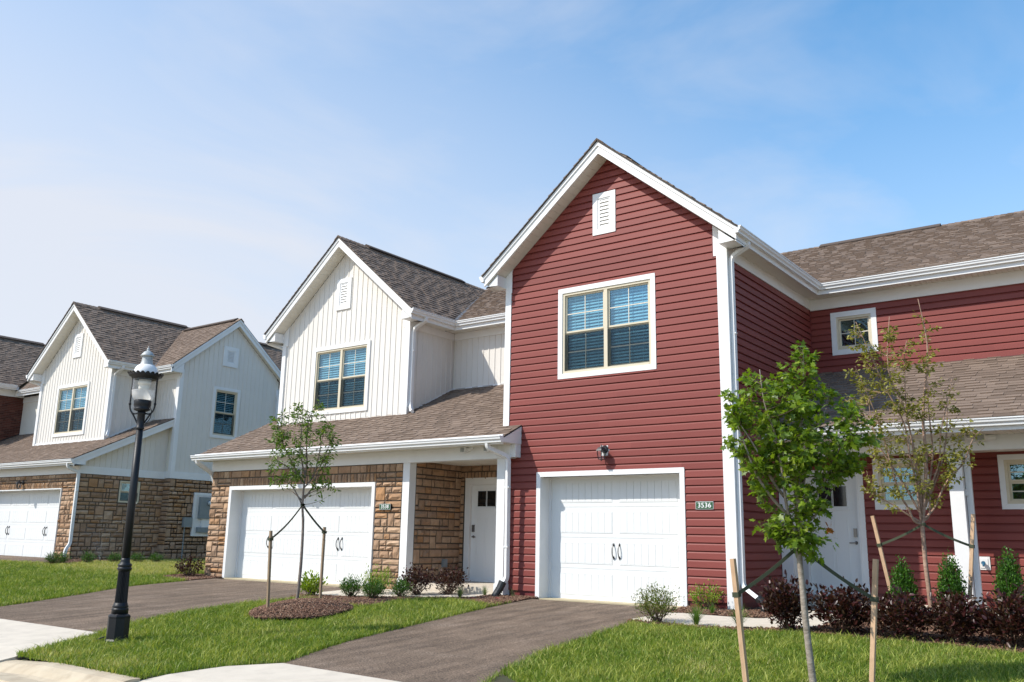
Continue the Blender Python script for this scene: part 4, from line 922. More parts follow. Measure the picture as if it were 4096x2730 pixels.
# ================================================================== BRICK HOUSE
bh = thing('brick_house', (-28.5, 1.0, .3), 'dark red brick town house with brown shingle roof at the left edge', 'house', T=T3)
bx = -13.5; FB = Fr(bx, 0, 0, True); EZ = 6.5; bxa = -15.9; bs = .84; zb = lambda x: EZ+.02-bs*(x-(-13.08))
corewall(bh, FB, [(.0, 2.6), (3.6, 2.6), (3.6, 6.3), (.0, 6.3)], [], m='brickmortar')
z = 2.8; row = 0
while z < 6.08:
    y = .02-(.105 if row % 2 else 0)
    while y < 3.1:
        a, b = max(y, .02), min(y+.20, 3.1)
        if b-a > .03 and z+.057 > z3(b)-.1:
            mb = MB(FB); mb.box(a, b, -.01, random.uniform(.009, .014), z, z+.057); emit(bh, 'brick', 'brick', mb.V, mb.F, random.random())
        y += .21
    z += .0675; row += 1
corewall(bh, FB, [(.0, -.2), (3.6, -.2), (3.6, 2.598), (.0, 2.598)], [], m='brick', name='lower_wall')
mb = MB(FB); mb.box(.0, 3.0, .0, .04, 6.1, 6.36); mb.build('frieze_board', 'white', bh)
mb = MB(FB); mb.prism([(.0, z3(0)+.02), (3.0, z3(3.0)+.02), (3.0, z3(3.0)+.08), (.0, z3(0)+.08)], .0, .03); mb.build('roof_flashing', 'dark', bh)
corewall(bh, Fr(0, 0), [(-18.3, .0), (bx, .0), (bx, 6.3), (bxa, 8.4), (-18.3, 6.3)], [], m='brick', name='front_wall')
soffit_flat(bh, bx+.04, bx+.38, .0, 2.6, 6.36, 'y')
mb = MB(); mb.box(bx+.37, bx+.40, -.35, 2.6, 6.33, 6.52); mb.build('fascia_board', 'white', bh)
gutter(bh, [(bx+.51, -.35, 6.51), (bx+.51, 2.5, 6.51)], [(1, 0), (1, 0)])
roofplane(bh, (-13.06, 0, zb(-13.06)), bs, 'x', [(-13.06, -.4), (-13.06, 2.6), (bxa, RY3+.9), (bxa, -.4)], -1)
roofplane(bh, (bxa-2.8, 0, zb(-13.1)), bs, 'x', [(bxa-2.8, -.4), (bxa-2.8, 6), (bxa, 6), (bxa, -.4)], 1, tiles=False, m='shinglecap')
ridgecap(bh, (bxa, -.4, zb(bxa)), (bxa, RY3+.8, zb(bxa)), vent=(.3, 5.0))
flush(300)
# ================================================================== GROUND
def gz(x, y):
    return min(.2, max(0, (-9-x))*.028)+((.045*(max(y, -9.3)+.3)) if y < -.3 else 0.)
def sheet(name, poly, m, dz, kind='structure', thick=0., step=1., extra=None):
    bm = bmesh.new(); f = bm.faces.new([bm.verts.new((x, y, 0)) for x, y in poly])
    xs = [p[0] for p in poly]; ys = [p[1] for p in poly]
    cx = [v for v in np.arange(math.floor(min(xs)), max(xs), step) if abs(v) < 60]+[-9, -16.14]; cy_ = [v for v in np.arange(math.floor(min(ys)), max(ys), step) if abs(v) < 60]+[-.3, -9.3]
    for v in cx:
        if min(xs) < v < max(xs): bmesh.ops.bisect_plane(bm, geom=bm.verts[:]+bm.edges[:]+bm.faces[:], plane_co=(v, 0, 0), plane_no=(1, 0, 0))
    for v in cy_:
        if min(ys) < v < max(ys): bmesh.ops.bisect_plane(bm, geom=bm.verts[:]+bm.edges[:]+bm.faces[:], plane_co=(0, v, 0), plane_no=(0, 1, 0))
    bmesh.ops.triangulate(bm, faces=bm.faces[:])
    if thick:
        r = bmesh.ops.extrude_face_region(bm, geom=bm.faces[:]); up_ = {v for v in r['geom'] if isinstance(v, bmesh.types.BMVert)}
        for v in bm.verts: v.co.z = gz(v.co.x, v.co.y)+(dz if v in up_ else dz-thick)
    else:
        for v in bm.verts: v.co.z = gz(v.co.x, v.co.y)+dz
    if extra:
        for v in bm.verts: v.co.z += extra(v.co.x, v.co.y)
    bmesh.ops.recalc_face_normals(bm, faces=bm.faces[:])
    me = bpy.data.meshes.new(name); bm.to_mesh(me); bm.free(); me.materials.append(M[m])
    o = bpy.data.objects.new(name, me); COL.objects.link(o); o['kind'] = kind
    return o
def curve(pts, n=6):      # smooth an open polyline
    out = []
    for i in range(len(pts)-1):
        p0 = pts[max(i-1, 0)]; p1 = pts[i]; p2 = pts[i+1]; p3 = pts[min(i+2, len(pts)-1)]
        for k in range(n):
            t = k/n; out.append(tuple(.5*((2*p1[j])+(-p0[j]+p2[j])*t+(2*p0[j]-5*p1[j]+4*p2[j]-p3[j])*t*t+(-p0[j]+3*p1[j]-3*p2[j]+p3[j])*t**3) for j in (0, 1)))
    return out+[pts[-1]]
sheet('ground', [(-600, -8.5), (600, -8.5), (600, 900), (-600, 900)], 'ground', -.06)
sheet('road', [(-600, -600), (600, -600), (600, -9.1), (-600, -9.1)], 'kerbc', -.082)
D2U = curve([(-8.22, -.47), (-8.17, -1.36), (-7.98, -2.82), (-7.22, -4.21), (-6.24, -6.21), (-6.0, -7.04)])
D2L = curve([(-3.40, -.47), (-3.25, -1.4), (-2.72, -2.6), (-2.86, -3.8), (-2.53, -5.22), (-2.0, -6.32), (-1.52, -7.0)])
sheet('driveway', D2U+D2L[::-1], 'asphalt', .004, thick=.05)
D1L = curve([(.88, -.30), (1.09, -1.92), (1.54, -4.21), (1.9, -5.79), (2.43, -7.15)])
D1R = curve([(3.70, -.30), (4.0, -2.02), (4.39, -4.89), (4.9, -6.66), (5.3, -7.22)])
sheet('driveway', D1L+D1R[::-1], 'asphalt', .004, thick=.05)
sheet('driveway', [(-25, -1.9), (-15.9, -1.5), (-15.15, -1.2), (-16.9, .3), (-16.9, .30), (-22.6, .30), (-25, 0)], 'asphalt', .004, thick=.05)
KY = -8.54
sheet('driveway_apron', [(-6.0, -7.06), (-1.52, -7.02), (-.62, KY), (-.58, -9.2), (-6.6, -9.2), (-6.4, KY)], 'concrete', .010, thick=.1, step=.25, extra=lambda x, y: -.09*max(0, min(1, (-8.3-y)/.9)))
sheet('driveway_apron', [(2.45, -7.17), (5.3, -7.24), (6.2, KY), (6.3, -9.2), (2.05, -9.2), (1.95, KY), (2.09, -7.64)], 'concrete', .010, thick=.1, step=.25, extra=lambda x, y: -.09*max(0, min(1, (-8.3-y)/.9)))
# joint grooves in the near apron
for (a, b) in (((2.12, -8.9), (2.55, -7.22)), ((3.55, -7.2), (3.55, -8.95))):
    mb = MB(); mb.box(-.006, .006, 0, 1, 0, .002)
# kerb with a rounded face
prof = [(0, 0), (-.10, .0), (-.17, -.012), (-.24, -.05), (-.30, -.095), (-.36, -.115), (-.62, -.105), (-.64, -.13), (-.64, -.3), (0, -.3)]
def kerb(x0, x1, low0, low1):
    V = []; n = 24; k = len(prof)
    for i in range(n+1):
        x = x0+(x1-x0)*i/n; t = 1.
        if low0 and x-x0 < 1.0: t = (x-x0)/1.0
        if low1 and x1-x < .8: t = min(t, (x1-x)/.8)
        for (a, b) in prof: V.append((x, KY+a, gz(x, KY)+.012+(b if b < -.1 else 0)*1.0+(b if b >= -.1 else 0)-(1-t)*.06*(1 if b > -.1 else 0)))
    F = [(i*k+j, i*k+(j+1) % k, (i+1)*k+(j+1) % k, (i+1)*k+j) for i in range(n) for j in range(k)]+[tuple(range(k)), tuple(range(n*k, n*k+k))[::-1]]
    o = make('kerb', V, F, M['kerbc'], None); o['kind'] = 'structure'; return o
kerb(-.60, 1.97, True, False); kerb(-30, -6.5, False, True); kerb(6.25, 30, True, False)
# front walks
sheet('path', [(3.80, -2.0), (3.90, -.93)]+curve([(4.11, -.86), (4.64, -.90), (5.04, -.88), (5.42, -.74), (5.42, .2), (5.36, 1.72)])+[(6.35, 1.72), (6.35, -.4)]+curve([(6.30, -1.30), (6.1, -1.62), (5.81, -1.76), (5.3, -1.95), (4.9, -2.04)]), 'concrete', .016, thick=.1)
sheet('path', [(-3.32, -2.05), (-2.38, -1.92), (-1.3, -1.42), (-.1, -.75), (-.1, -.12), (-2.3, -.12), (-2.42, -.35), (-3.3, -.75)], 'concrete', .014, thick=.1)
# mulch beds
def mulchbed(poly, hump=None, dz=.012):
    o = sheet('mulch_bed', poly, 'mulchbase', dz, step=.25, extra=hump); return o
BEDS = []
B1 = curve([(-3.30, -2.10), (-2.96, -2.56), (-2.12, -2.62), (-1.11, -2.91), (-.71, -2.72), (-.85, -2.08), (-.80, -1.5), (-.3, -1.25), (.3, -1.35), (1.05, -1.85)])+[(.97, -1.2), (.87, -.30), (.85, .02), (-.05, .02), (-.1, -.11), (-.1, -.76), (-1.3, -1.44), (-2.38, -1.94), (-3.25, -2.07)]
B2 = [(3.82, -2.03), (4.9, -2.07), (5.3, -1.98), (5.81, -1.79), (6.1, -1.65), (6.33, -1.3), (6.37, -.4), (6.37, 1.72), (12, 1.72)]+curve([(12, -2.9), (10, -2.55), (8.87, -2.30), (8.09, -2.12), (7.17, -2.03), (6.2, -1.95), (5.7, -2.22), (4.8, -2.32), (3.95, -2.30)])
B3 = [(3.72, -.01), (3.93, -.90), (4.11, -.84), (4.64, -.88), (5.04, -.86), (5.40, -.72), (5.40, .2), (5.34, 1.70), (4.66, 1.70), (4.66, -.01)]
B4 = curve([(-9.15, .3), (-9.75, -.4), (-9.60, -1.05), (-8.9, -1.25), (-8.19, -1.24)])+[(-8.24, -.5), (-8.30, -.2), (-9.1, -.2)]
for b in (B1, B2, B3, B4): mulchbed(b); BEDS.append((b, None))
mc = (-.75, -4.15)
hump = lambda x, y: .16*max(0, 1-((x-mc[0])**2/1.05+(y-mc[1])**2/1.35))**.8
def mound(cx, cyy, rx, ry, h, k=0.):
    return lambda x, y: h*max(0, 1-((x-cx)/rx)**2-((y-cyy)/ry)**2)**.85
# mound under the left sapling: long axis across the view
MC = (-.99, -4.0); MR = (1.22, .78)
def hm(x, y):
    dx, dy = x-MC[0], y-MC[1]; u = dx*cy+dy*sy; v = -dx*sy+dy*cy
    return .17*max(0, 1-(u/MR[1]/1.06)**2-(v/MR[0]/1.08)**2)**.8
EL = []
for k in range(36):
    a = 2*math.pi*k/36; u, v = MR[1]*math.cos(a)*(1+.05*math.sin(3*a)), MR[0]*math.sin(a)*(1+.05*math.cos(2*a)); EL.append((MC[0]+u*cy-v*sy, MC[1]+u*sy+v*cy))
mulchbed(EL, hm); BEDS.append((EL, hm))
# h3 planting strip
B5 = [(-16.2, -.05), (-15.1, -1.25), (-14.4, -.9), (-14.75, .9), (-15.0, 3.0), (-15.7, 3.0), (-16.05, .1)]
mulchbed(B5); BEDS.append((B5, None))
def inpoly(P, X, Y):
    r = np.zeros(len(X), bool); n = len(P)
    for i in range(n):
        x0, y0 = P[i]; x1, y1 = P[(i+1) % n]
        if y0 == y1: continue
        c = ((y0 > Y) != (y1 > Y)) & (X < (x1-x0)*(Y-y0)/(y1-y0)+x0); r ^= c
    return r
GZ = lambda X, Y: np.minimum(.2, np.maximum(0, -9-X)*.028)+np.where(Y < -.3, .045*(np.maximum(Y, -9.3)+.3), 0)
def sample(P, n, rng):
    P_ = np.array(P); lo, hi = P_.min(0), P_.max(0); A = (hi-lo).prod(); pts = rng.uniform(lo, hi, (int(n*A), 2)); k = inpoly(P, pts[:, 0], pts[:, 1]); return pts[k]
def bulk(name, V, Fq, tones, m, parent=None, kind='stuff'):
    """V (n,k,3) vertices per piece, Fq list of index tuples in a piece"""
    n, k, _ = V.shape; me = bpy.data.meshes.new(name)
    tri = [f for f in Fq]; L_ = sum(len(f) for f in tri); base = (np.arange(n)*k)[:, None]
    idx = np.concatenate([np.array(f) for f in tri])[None, :]+base
    me.vertices.add(n*k); me.vertices.foreach_set('co', V.reshape(-1).astype('f4'))
    me.loops.add(n*L_); me.loops.foreach_set('vertex_index', idx.reshape(-1).astype('i4'))
    st = np.cumsum([0]+[len(f) for f in tri[:-1]])[None, :]+(np.arange(n)*L_)[:, None]; tt = np.tile([len(f) for f in tri], n)
    me.polygons.add(n*len(tri)); me.polygons.foreach_set('loop_start', st.reshape(-1).astype('i4')); me.polygons.foreach_set('loop_total', tt.astype('i4'))
    me.update(calc_edges=True); me.validate()
    a = me.attributes.new('tone', 'FLOAT', 'FACE'); a.data.foreach_set('value', np.repeat(tones, len(tri)).astype('f4'))
    me.materials.append(M[m]); o = bpy.data.objects.new(name, me); link(o, parent)
    if kind: o['kind'] = kind
    return o
rng = np.random.default_rng(3)
def blades(name, P, dens, h, wd, m='grass', excl=(), lean=.5, extra=None, tone=None, pts=None):
    p = sample(P, dens, rng) if pts is None else pts
    for e in excl: p = p[~inpoly(e, p[:, 0], p[:, 1])]
    n = len(p); z = GZ(p[:, 0], p[:, 1])+.002
    if extra is not None: z = z+np.array([extra(a, b) for a, b in p])
    # clumps: height and lean follow a coarse noise
    c1 = np.sin(p[:, 0]*7.3+2*np.sin(p[:, 1]*5.1))*np.cos(p[:, 1]*6.2+1.7*np.sin(p[:, 0]*3.7)); c2 = np.sin(p[:, 0]*23+p[:, 1]*17)*np.cos(p[:, 1]*29-p[:, 0]*11)
    H = h*(1+.22*c1+.18*c2)*rng.uniform(.55, 1.3, n); a = rng.uniform(0, 2*np.pi, n); ln = H*lean*rng.uniform(.2, 1.3, n); la = rng.uniform(0, 2*np.pi, n)
    ww = wd*rng.uniform(.6, 1.3, n); ca, sa = np.cos(a)*ww, np.sin(a)*ww; lx, ly = np.cos(la)*ln, np.sin(la)*ln
    V = np.empty((n, 5, 3)); 
    V[:, 0] = np.stack([p[:, 0]-ca, p[:, 1]-sa, z], 1); V[:, 1] = np.stack([p[:, 0]+ca, p[:, 1]+sa, z], 1)
    V[:, 2] = np.stack([p[:, 0]+ca*.75+lx*.35, p[:, 1]+sa*.75+ly*.35, z+H*.6], 1); V[:, 3] = np.stack([p[:, 0]-ca*.75+lx*.35, p[:, 1]-sa*.75+ly*.35, z+H*.6], 1)
    V[:, 4] = np.stack([p[:, 0]+lx, p[:, 1]+ly, z+H*.95], 1)
    t = np.clip(.42+.18*c1+.12*c2+.10*np.sin(p[:, 0]*2.3+1)*np.sin(p[:, 1]*2.9)+rng.normal(0, .2, n), 0, .84); dry = rng.random(n) < .05+.10*(np.sin(p[:, 0]*1.7+.5)*np.sin(p[:, 1]*2.1+1)>.45); t[dry] = rng.uniform(.85, 1, dry.sum())
    if tone is not None: t = np.clip(tone(p, t), 0, 1)
    return bulk(name, V, [(0, 1, 2, 3), (3, 2, 4)], t, m)
LC = D2L[6*2:][::1]+[(-.60, KY), (1.95, KY), (2.09, -7.64)]+D1L[::-1][:-3]+[(.97, -1.6), (.3, -1.35), (-.3, -1.25), (-.80, -1.5), (-.85, -2.08), (-.71, -2.72), (-1.11, -2.91), (-2.12, -2.62)]
LR = D1R[5:]+[(6.2, KY), (12, KY), (12, -2.9), (10, -2.55), (8.87, -2.30), (8.09, -2.12), (7.17, -2.03), (6.2, -1.95), (5.7, -2.22), (4.8, -2.32), (3.99, -2.30)]
LL = [(-8.19, -1.24)]+D2U[6:]+[(-30, -7.0), (-30, -2.2), (-16.43, -1.74), (-15.16, -1.24), (-14.4, -.9), (-14.75, .9), (-15.0, 3.0), (-15.3, 9), (-9.6, 9), (-9.15, .3), (-9.75, -.4), (-9.60, -1.05), (-8.9, -1.25)]
for P in (LC, LR, LL): sheet('lawn', P, 'soil', .002)
g_near = [q for q in LR]
edge = lambda p, c: c
ctr = (.6, -5.5)
def dry_spots(p, t):
    s = np.exp(-(((p[:, 0]-.9)**2+(p[:, 1]+4.2)**2)/.18))+np.exp(-(((p[:, 0]-1.1)**2+(p[:, 1]+8.3)**2)/.12))+np.exp(-(((p[:, 0]+.2)**2+(p[:, 1]+8.35)**2)/.15))+np.exp(-(((p[:, 0]-6.3)**2+(p[:, 1]+5.0)**2)/.10))
    return np.where(rng.random(len(t)) < s*.6, rng.uniform(.82, 1, len(t)), t)
o = blades('lawn_grass', LC, 5200, .054, .0030, excl=(EL,), tone=dry_spots); o['label'] = 'short green grass between the two driveways'
LRv = [(x, max(y, -7.6)) for x, y in LR if True]
o = blades('lawn_grass', [(4.05, -2.30), (4.39, -4.89), (4.75, -6.3), (6.0, -7.2), (7.8, -7.0), (11.5, -4.2), (11.5, -2.7), (10, -2.55), (8.87, -2.30), (8.09, -2.12), (7.17, -2.03), (6.2, -1.95), (5.7, -2.22), (4.8, -2.32)], 7000, .050, .0026, tone=dry_spots); o['label'] = 'short green grass right of the near driveway'
dryz = lambda p, t: np.where(rng.random(len(t)) < np.clip((p[:, 1]-.08*(p[:, 0]+16)+2.3)/1.3, 0, .85)*(p[:, 0] < -9.9), rng.uniform(.8, 1, len(t)), t)
LLv = [(x, y) for x, y in LL]
LLv[LLv.index((-30, -7.0))] = (-13.5, -7.0); LLv[LLv.index((-30, -2.2))] = (-18.5, -2.0)
o = blades('lawn_grass', LLv, 2300, .07, .0050, tone=dryz); o['label'] = 'lawn in front of the far white house, dry along its edge'
for P_, dn, lb in ((LC, 420, 'coarse blades in the lawn between the driveways'), ([(4.05, -2.30), (4.39, -4.89), (4.75, -6.3), (6.0, -7.2), (7.8, -7.0), (11.5, -4.2), (11.5, -2.7), (8.87, -2.30), (7.17, -2.03), (5.7, -2.22)], 520, 'coarse blades in the right lawn'), (LLv, 130, 'coarse blades in the far lawn')):
    o = blades('coarse_grass', P_, dn, .088, .0042, excl=(EL,), lean=1.15, tone=lambda p, t: np.clip(t+.28, 0, .8)); o['label'] = lb
# taller tufts spilling over the edges of the asphalt and kerb
ed = []
for c in (D1L, D2L, D2U, D1R):
    for (a, b) in zip(c, c[1:]):
        n = int(math.dist(a, b)*130)
        for _ in range(n): t = random.random(); ed.append((a[0]+(b[0]-a[0])*t+random.gauss(0, .02), a[1]+(b[1]-a[1])*t+random.gauss(0, .02)))
for _ in range(420): ed.append((random.uniform(-.6, 2.0), KY+random.gauss(.01, .03)))
ed = np.array([e for e in ed if e[1] < -1.9])
o = blades('edge_grass', None, 0, .075, .0034, pts=ed, lean=1.0); o['label'] = 'ragged grass blades along the driveway edges'
# mulch chips
def chips(P, dens, extra=None):
    p = sample(P, dens, rng); n = len(p); z = GZ(p[:, 0], p[:, 1])+.016
    if extra is not None: z = z+np.array([extra(a, b) for a, b in p])
    l = rng.uniform(.010, .045, n); w_ = rng.uniform(.004, .010, n); t_ = rng.uniform(.002, .005, n)
    a = rng.uniform(0, 2*np.pi, n); tl = rng.normal(0, .45, n); rl = rng.normal(0, .5, n)
    d = np.stack([np.cos(a)*np.cos(tl), np.sin(a)*np.cos(tl), np.sin(tl)], 1); s = np.stack([-np.sin(a), np.cos(a), rl], 1); s /= np.linalg.norm(s, axis=1)[:, None]; u = np.cross(d, s)
    c = np.stack([p[:, 0], p[:, 1], z+rng.uniform(0, .014, n)], 1); V = np.empty((n, 8, 3)); i = 0
    for k in (-1, 1):
        for (x, y) in ((-1, -1), (1, -1), (1, 1), (-1, 1)):
            V[:, i] = c+d*(l*x*.5)[:, None]+s*(w_*y)[:, None]+u*(t_*k)[:, None]; i += 1
    o = bulk('mulch_chips', V, [(4, 5, 6, 7), (0, 1, 5, 4), (1, 2, 6, 5), (2, 3, 7, 6), (3, 0, 4, 7)], rng.random(n)**1.3, 'mulch'); o['label'] = 'brown shredded bark mulch'
for (P, ex), dn in zip(BEDS, (2200, 1500, 1800, 1400, 2600, 500)): chips(P, dn, ex)
# pink utility marks on the mulch
for (x, y, a, lb) in ((.05, -.95, .3, 'largest pink paint mark on the mulch near the pale grass tuft'), (.45, -.72, .5, 'pink paint mark on the mulch nearest the black drain boot')):
    V = []
    for k in range(10):
        r = random.uniform(.5, 1); V.append((x+.09*r*math.cos(k*.628+a), y+.035*r*math.sin(k*.628), gz(x, y)+.034))
    V += [(v[0], v[1], v[2]-.004) for v in V]
    o = make('paint_mark', V, [tuple(range(10))]+[(i, i+10, (i+1) % 10+10, (i+1) % 10) for i in range(10)], M['paint']); tag(o, lb, 'paint mark', 'pink marks on the mulch')
# ================================================================== STREET LAMP
LX, LY = -.569, -7.333; LZ = gz(LX, LY); 
lamp = thing('street_lamp', (LX, LY, LZ), 'tall black street lamp with white domed cap and clear glass globe', 'street lamp')
def lz(z): return float(np.interp(z, [0, 2.92, 3.155, 3.20, 3.352, 3.50, 3.597, 3.685, 9], [0, 2.90, 3.06, 3.115, 3.255, 3.365, 3.45, 3.515, 8.83])) if z > 2.92 else z
def ll(prof, n, name, m, parent=lamp, caps=True): mb = MB(); prof = [(r, lz(z)) for r, z in prof]; mb.lathe(LX, LY, prof, n, caps); return mb.build(name, m, parent, smooth=(n > 12))
base = ll([(.155, LZ-.1), (.155, -.33), (.150, -.29), (.136, -.27), (.134, -.02), (.138, .0), (.134, .015), (.108, .03), (.102, .035)], 8, 'base', 'lampblack')
ll([(.100, .03), (.100, .075), (.104, .085), (.104, .095), (.094, .10), (.094, .115), (.100, .125), (.088, .14), (.082, .165), (.077, .17)], 20, 'base_collar', 'lampblack')
mb = MB(); n = 24; V = []
for i, (r0, r1, z) in enumerate(((.066, .076, .16), (.064, .073, .30), (.061, .070, .56))):
    for k in range(n*2):
        a = 2*math.pi*k/(2*n); r = r1 if k % 2 == 0 else r0; V.append((LX+r*math.cos(a), LY+r*math.sin(a), z))
F = [(i*2*n+j, i*2*n+(j+1) % (2*n), (i+1)*2*n+(j+1) % (2*n), (i+1)*2*n+j) for i in range(2) for j in range(2*n)]; make('fluted_shaft', V, F, M['lampblack'], lamp)
ll([(.070, .555), (.076, .565), (.088, .58), (.090, .595), (.080, .605), (.078, .615), (.086, .625), (.086, .64), (.070, .652), (.060, .665), (.056, .69), (.054, .72)], 24, 'collar', 'lampblack')
ll([(.054, .70), (.050, 1.45), (.043, 2.39)], 24, 'pole', 'lampblack')
ll([(.05, 2.385), (.054, 2.39), (.054, 2.41), (.049, 2.415), (.049, 2.58), (.058, 2.59), (.058, 2.605), (.05, 2.61), (.05, 2.63)], 20, 'socket', 'lampblack')
ll([(.06, 2.625), (.10, 2.64), (.104, 2.66), (.094, 2.67), (.108, 2.70), (.110, 2.76), (.104, 2.775)], 24, 'globe_seat', 'lampblack')
ll([(.100, 2.77), (.128, 2.80), (.146, 2.84), (.152, 2.90), (.152, 2.925)], 28, 'globe_base', 'frost', caps=False)
ll([(.152, 2.926), (.150, 3.00), (.150, 3.155)], 28, 'globe', 'clear', caps=False)
g = ll([(.07, 2.935), (.075, 2.98), (.072, 3.04), (.088, 3.05), (.090, 3.10), (.078, 3.11), (.078, 3.14), (.02, 3.15)], 16, 'lamp_unit', 'soffit')
ll([(.150, 3.15), (.165, 3.153), (.172, 3.17), (.205, 3.185), (.215, 3.20), (.20, 3.205), (.155, 3.212), (.150, 3.20)], 32, 'crown_ring', 'lampblack')
V = []; F = []; nt_ = 22
for k in range(nt_):
    a0, a1, am = 2*math.pi*k/nt_, 2*math.pi*(k+1)/nt_, 2*math.pi*(k+.5)/nt_; n0 = len(V)
    for (r, z) in ((.207, 3.185), (.200, 3.185)):
        for a, rr, zz in ((a0, r, z), (a1, r, z), (a1, r+.008, z+.018), (am+.05, r+.026, z+.042), (am-.05, r+.026, z+.042), (a0, r+.008, z+.018)): V.append((LX+rr*math.cos(a), LY+rr*math.sin(a), lz(zz)))
    F += [tuple(n0+i for i in range(6)), tuple(n0+6+i for i in range(5, -1, -1))]+[(n0+i, n0+(i+1) % 6, n0+6+(i+1) % 6, n0+6+i) for i in range(6)]
make('crown_points', V, F, M['lampblack'], lamp)
ll([(.155, 3.205), (.157, 3.23), (.150, 3.27), (.132, 3.315), (.105, 3.345), (.092, 3.352)], 32, 'dome', 'white')
ll([(.090, 3.35), (.086, 3.358), (.082, 3.375), (.072, 3.41), (.068, 3.47), (.066, 3.52)], 28, 'vent_neck', 'lampcap')
ll([(.064, 3.505), (.090, 3.51), (.093, 3.518), (.075, 3.545), (.055, 3.575), (.035, 3.59), (.022, 3.597), (.016, 3.61), (.022, 3.622), (.019, 3.635), (.006, 3.66), (.010, 3.668), (.003, 3.685)], 24, 'finial', 'lampcap')
RVt = (RV.x, RV.y)
for sg in (-1, 1):
    P = [(.048, 2.47), (.075, 2.52), (.11, 2.58), (.155, 2.64), (.168, 2.70), (.168, 2.78), (.163, 2.93), (.163, 3.09)]
    mb = MB(); mb.tube(arc([(LX+sg*RVt[0]*a, LY+sg*RVt[1]*a, z) for a, z in P], .04, 3), .011, 8); mb.build('bracket_arm', 'lampblack', lamp)
    mb = MB(); mb.tube([(LX+sg*RVt[0]*.05, LY+sg*RVt[1]*.05, 2.60), (LX+sg*RVt[0]*.09, LY+sg*RVt[1]*.09, 2.59), (LX+sg*RVt[0]*.125, LY+sg*RVt[1]*.125, 2.60)], .010, 6); mb.build('bracket_strut', 'lampblack', lamp)
    mb = MB(); mb.lathe(LX+sg*RVt[0]*.168, LY+sg*RVt[1]*.168, [(.011, 2.705), (.017, 2.715), (.017, 2.735), (.011, 2.745)], 10); mb.build('arm_ring', 'lampblack', lamp)
mb = MB(); mb.tube(arc([(LX+RVt[0]*.055, LY+RVt[1]*.055, 2.45), (LX+RVt[0]*.12, LY+RVt[1]*.12, 2.52), (LX+RVt[0]*.135, LY+RVt[1]*.135, 2.62), (LX+RVt[0]*.11, LY+RVt[1]*.11, 2.68)], .05, 4), .006, 6); mb.build('cable', 'black', lamp)
mb = MB(); mb.tube([(LX-.12, LY-.1, -.25), (LX-.20, LY-.16, -.29)], .008, 6); mb.build('access_bolt', 'black', lamp)
# ================================================================== SPRINKLER
sx_, sy_ = -14.55, .15; sz_ = gz(sx_, sy_)
spk = thing('lawn_sprinkler', (sx_, sy_, sz_), 'fine jets of water from a lawn sprinkler before the far stone wall', 'sprinkler')
mb = MB(); mb.lathe(sx_, sy_, [(.02, sz_-.02), (.02, sz_+.05), (.03, sz_+.055), (.025, sz_+.08)], 10); mb.build('sprinkler_head', 'black', spk)
for k in range(13):
    a = -1.0+2.0*k/12+random.uniform(-.05, .05); hh = random.uniform(.9, 1.7)*(1-.3*abs(a)); mb = MB()
    for q in range(46):
        t = q/46; rx = a*.75*t; zz = sz_+.08+hh*(2*t-t*t*1.05)
        if q > 18 and random.random() < .45: continue
        p = (sx_+RV.x*rx, sy_+RV.y*rx, zz); t2 = t+.012; rx2 = a*.75*t2; p2 = (sx_+RV.x*rx2, sy_+RV.y*rx2, sz_+.08+hh*(2*t2-t2*t2*1.05))
        mb.tube([p, p2], .0022, 4)
    mb.build('water_jet', 'water', spk, kind='stuff')
# ================================================================== PLANTS
rnd = random.Random(11); rp_ = np.random.default_rng(5)
def mapleleaf():
    half = [(-.10, .20), (-.02, .44), (.16, .24), (.34, .34), (.56, .62), (.52, .26), (.66, .24), (.78, .16)]
    pts = [(0, 0)]+half+[(1.05, 0)]+[(x, -y) for x, y in half[::-1]]
    V = [(.35, 0, .0)]+[(x, y, .10*abs(y)-.08*x*x) for x, y in pts]; n = len(pts)
    return V, [(0, 1+i, 1+(i+1) % n) for i in range(n)]
def ovalleaf(w=.5, fold=.25, droop=.12):
    V = [(0, 0, 0), (.32, w*.5, fold*w*.5-droop*.1), (.72, w*.38, fold*w*.38-droop*.5), (1, 0, -droop), (.72, -w*.38, fold*w*.38-droop*.5), (.32, -w*.5, fold*w*.5-droop*.1), (.5, 0, -droop*.25)]
    return V, [(0, 1, 6), (1, 2, 6), (2, 3, 6), (3, 4, 6), (4, 5, 6), (5, 0, 6)]
LEAF = {'maple': mapleleaf(), 'oval': ovalleaf(.5), 'narrow': ovalleaf(.34, .3, .2), 'round': ovalleaf(.62, .2, .1), 'lance': ovalleaf(.24, .3, .15)}
def frames(P, D, up_, ln):
    """arrays of leaf positions, pointing directions and rough normals -> rotation matrices"""
    D = D/np.linalg.norm(D, axis=1)[:, None]; n = up_-D*(up_*D).sum(1)[:, None]; n /= np.linalg.norm(n, axis=1)[:, None]+1e-9
    s = np.cross(n, D); return np.stack([D, s, n], 2)
LM = {}
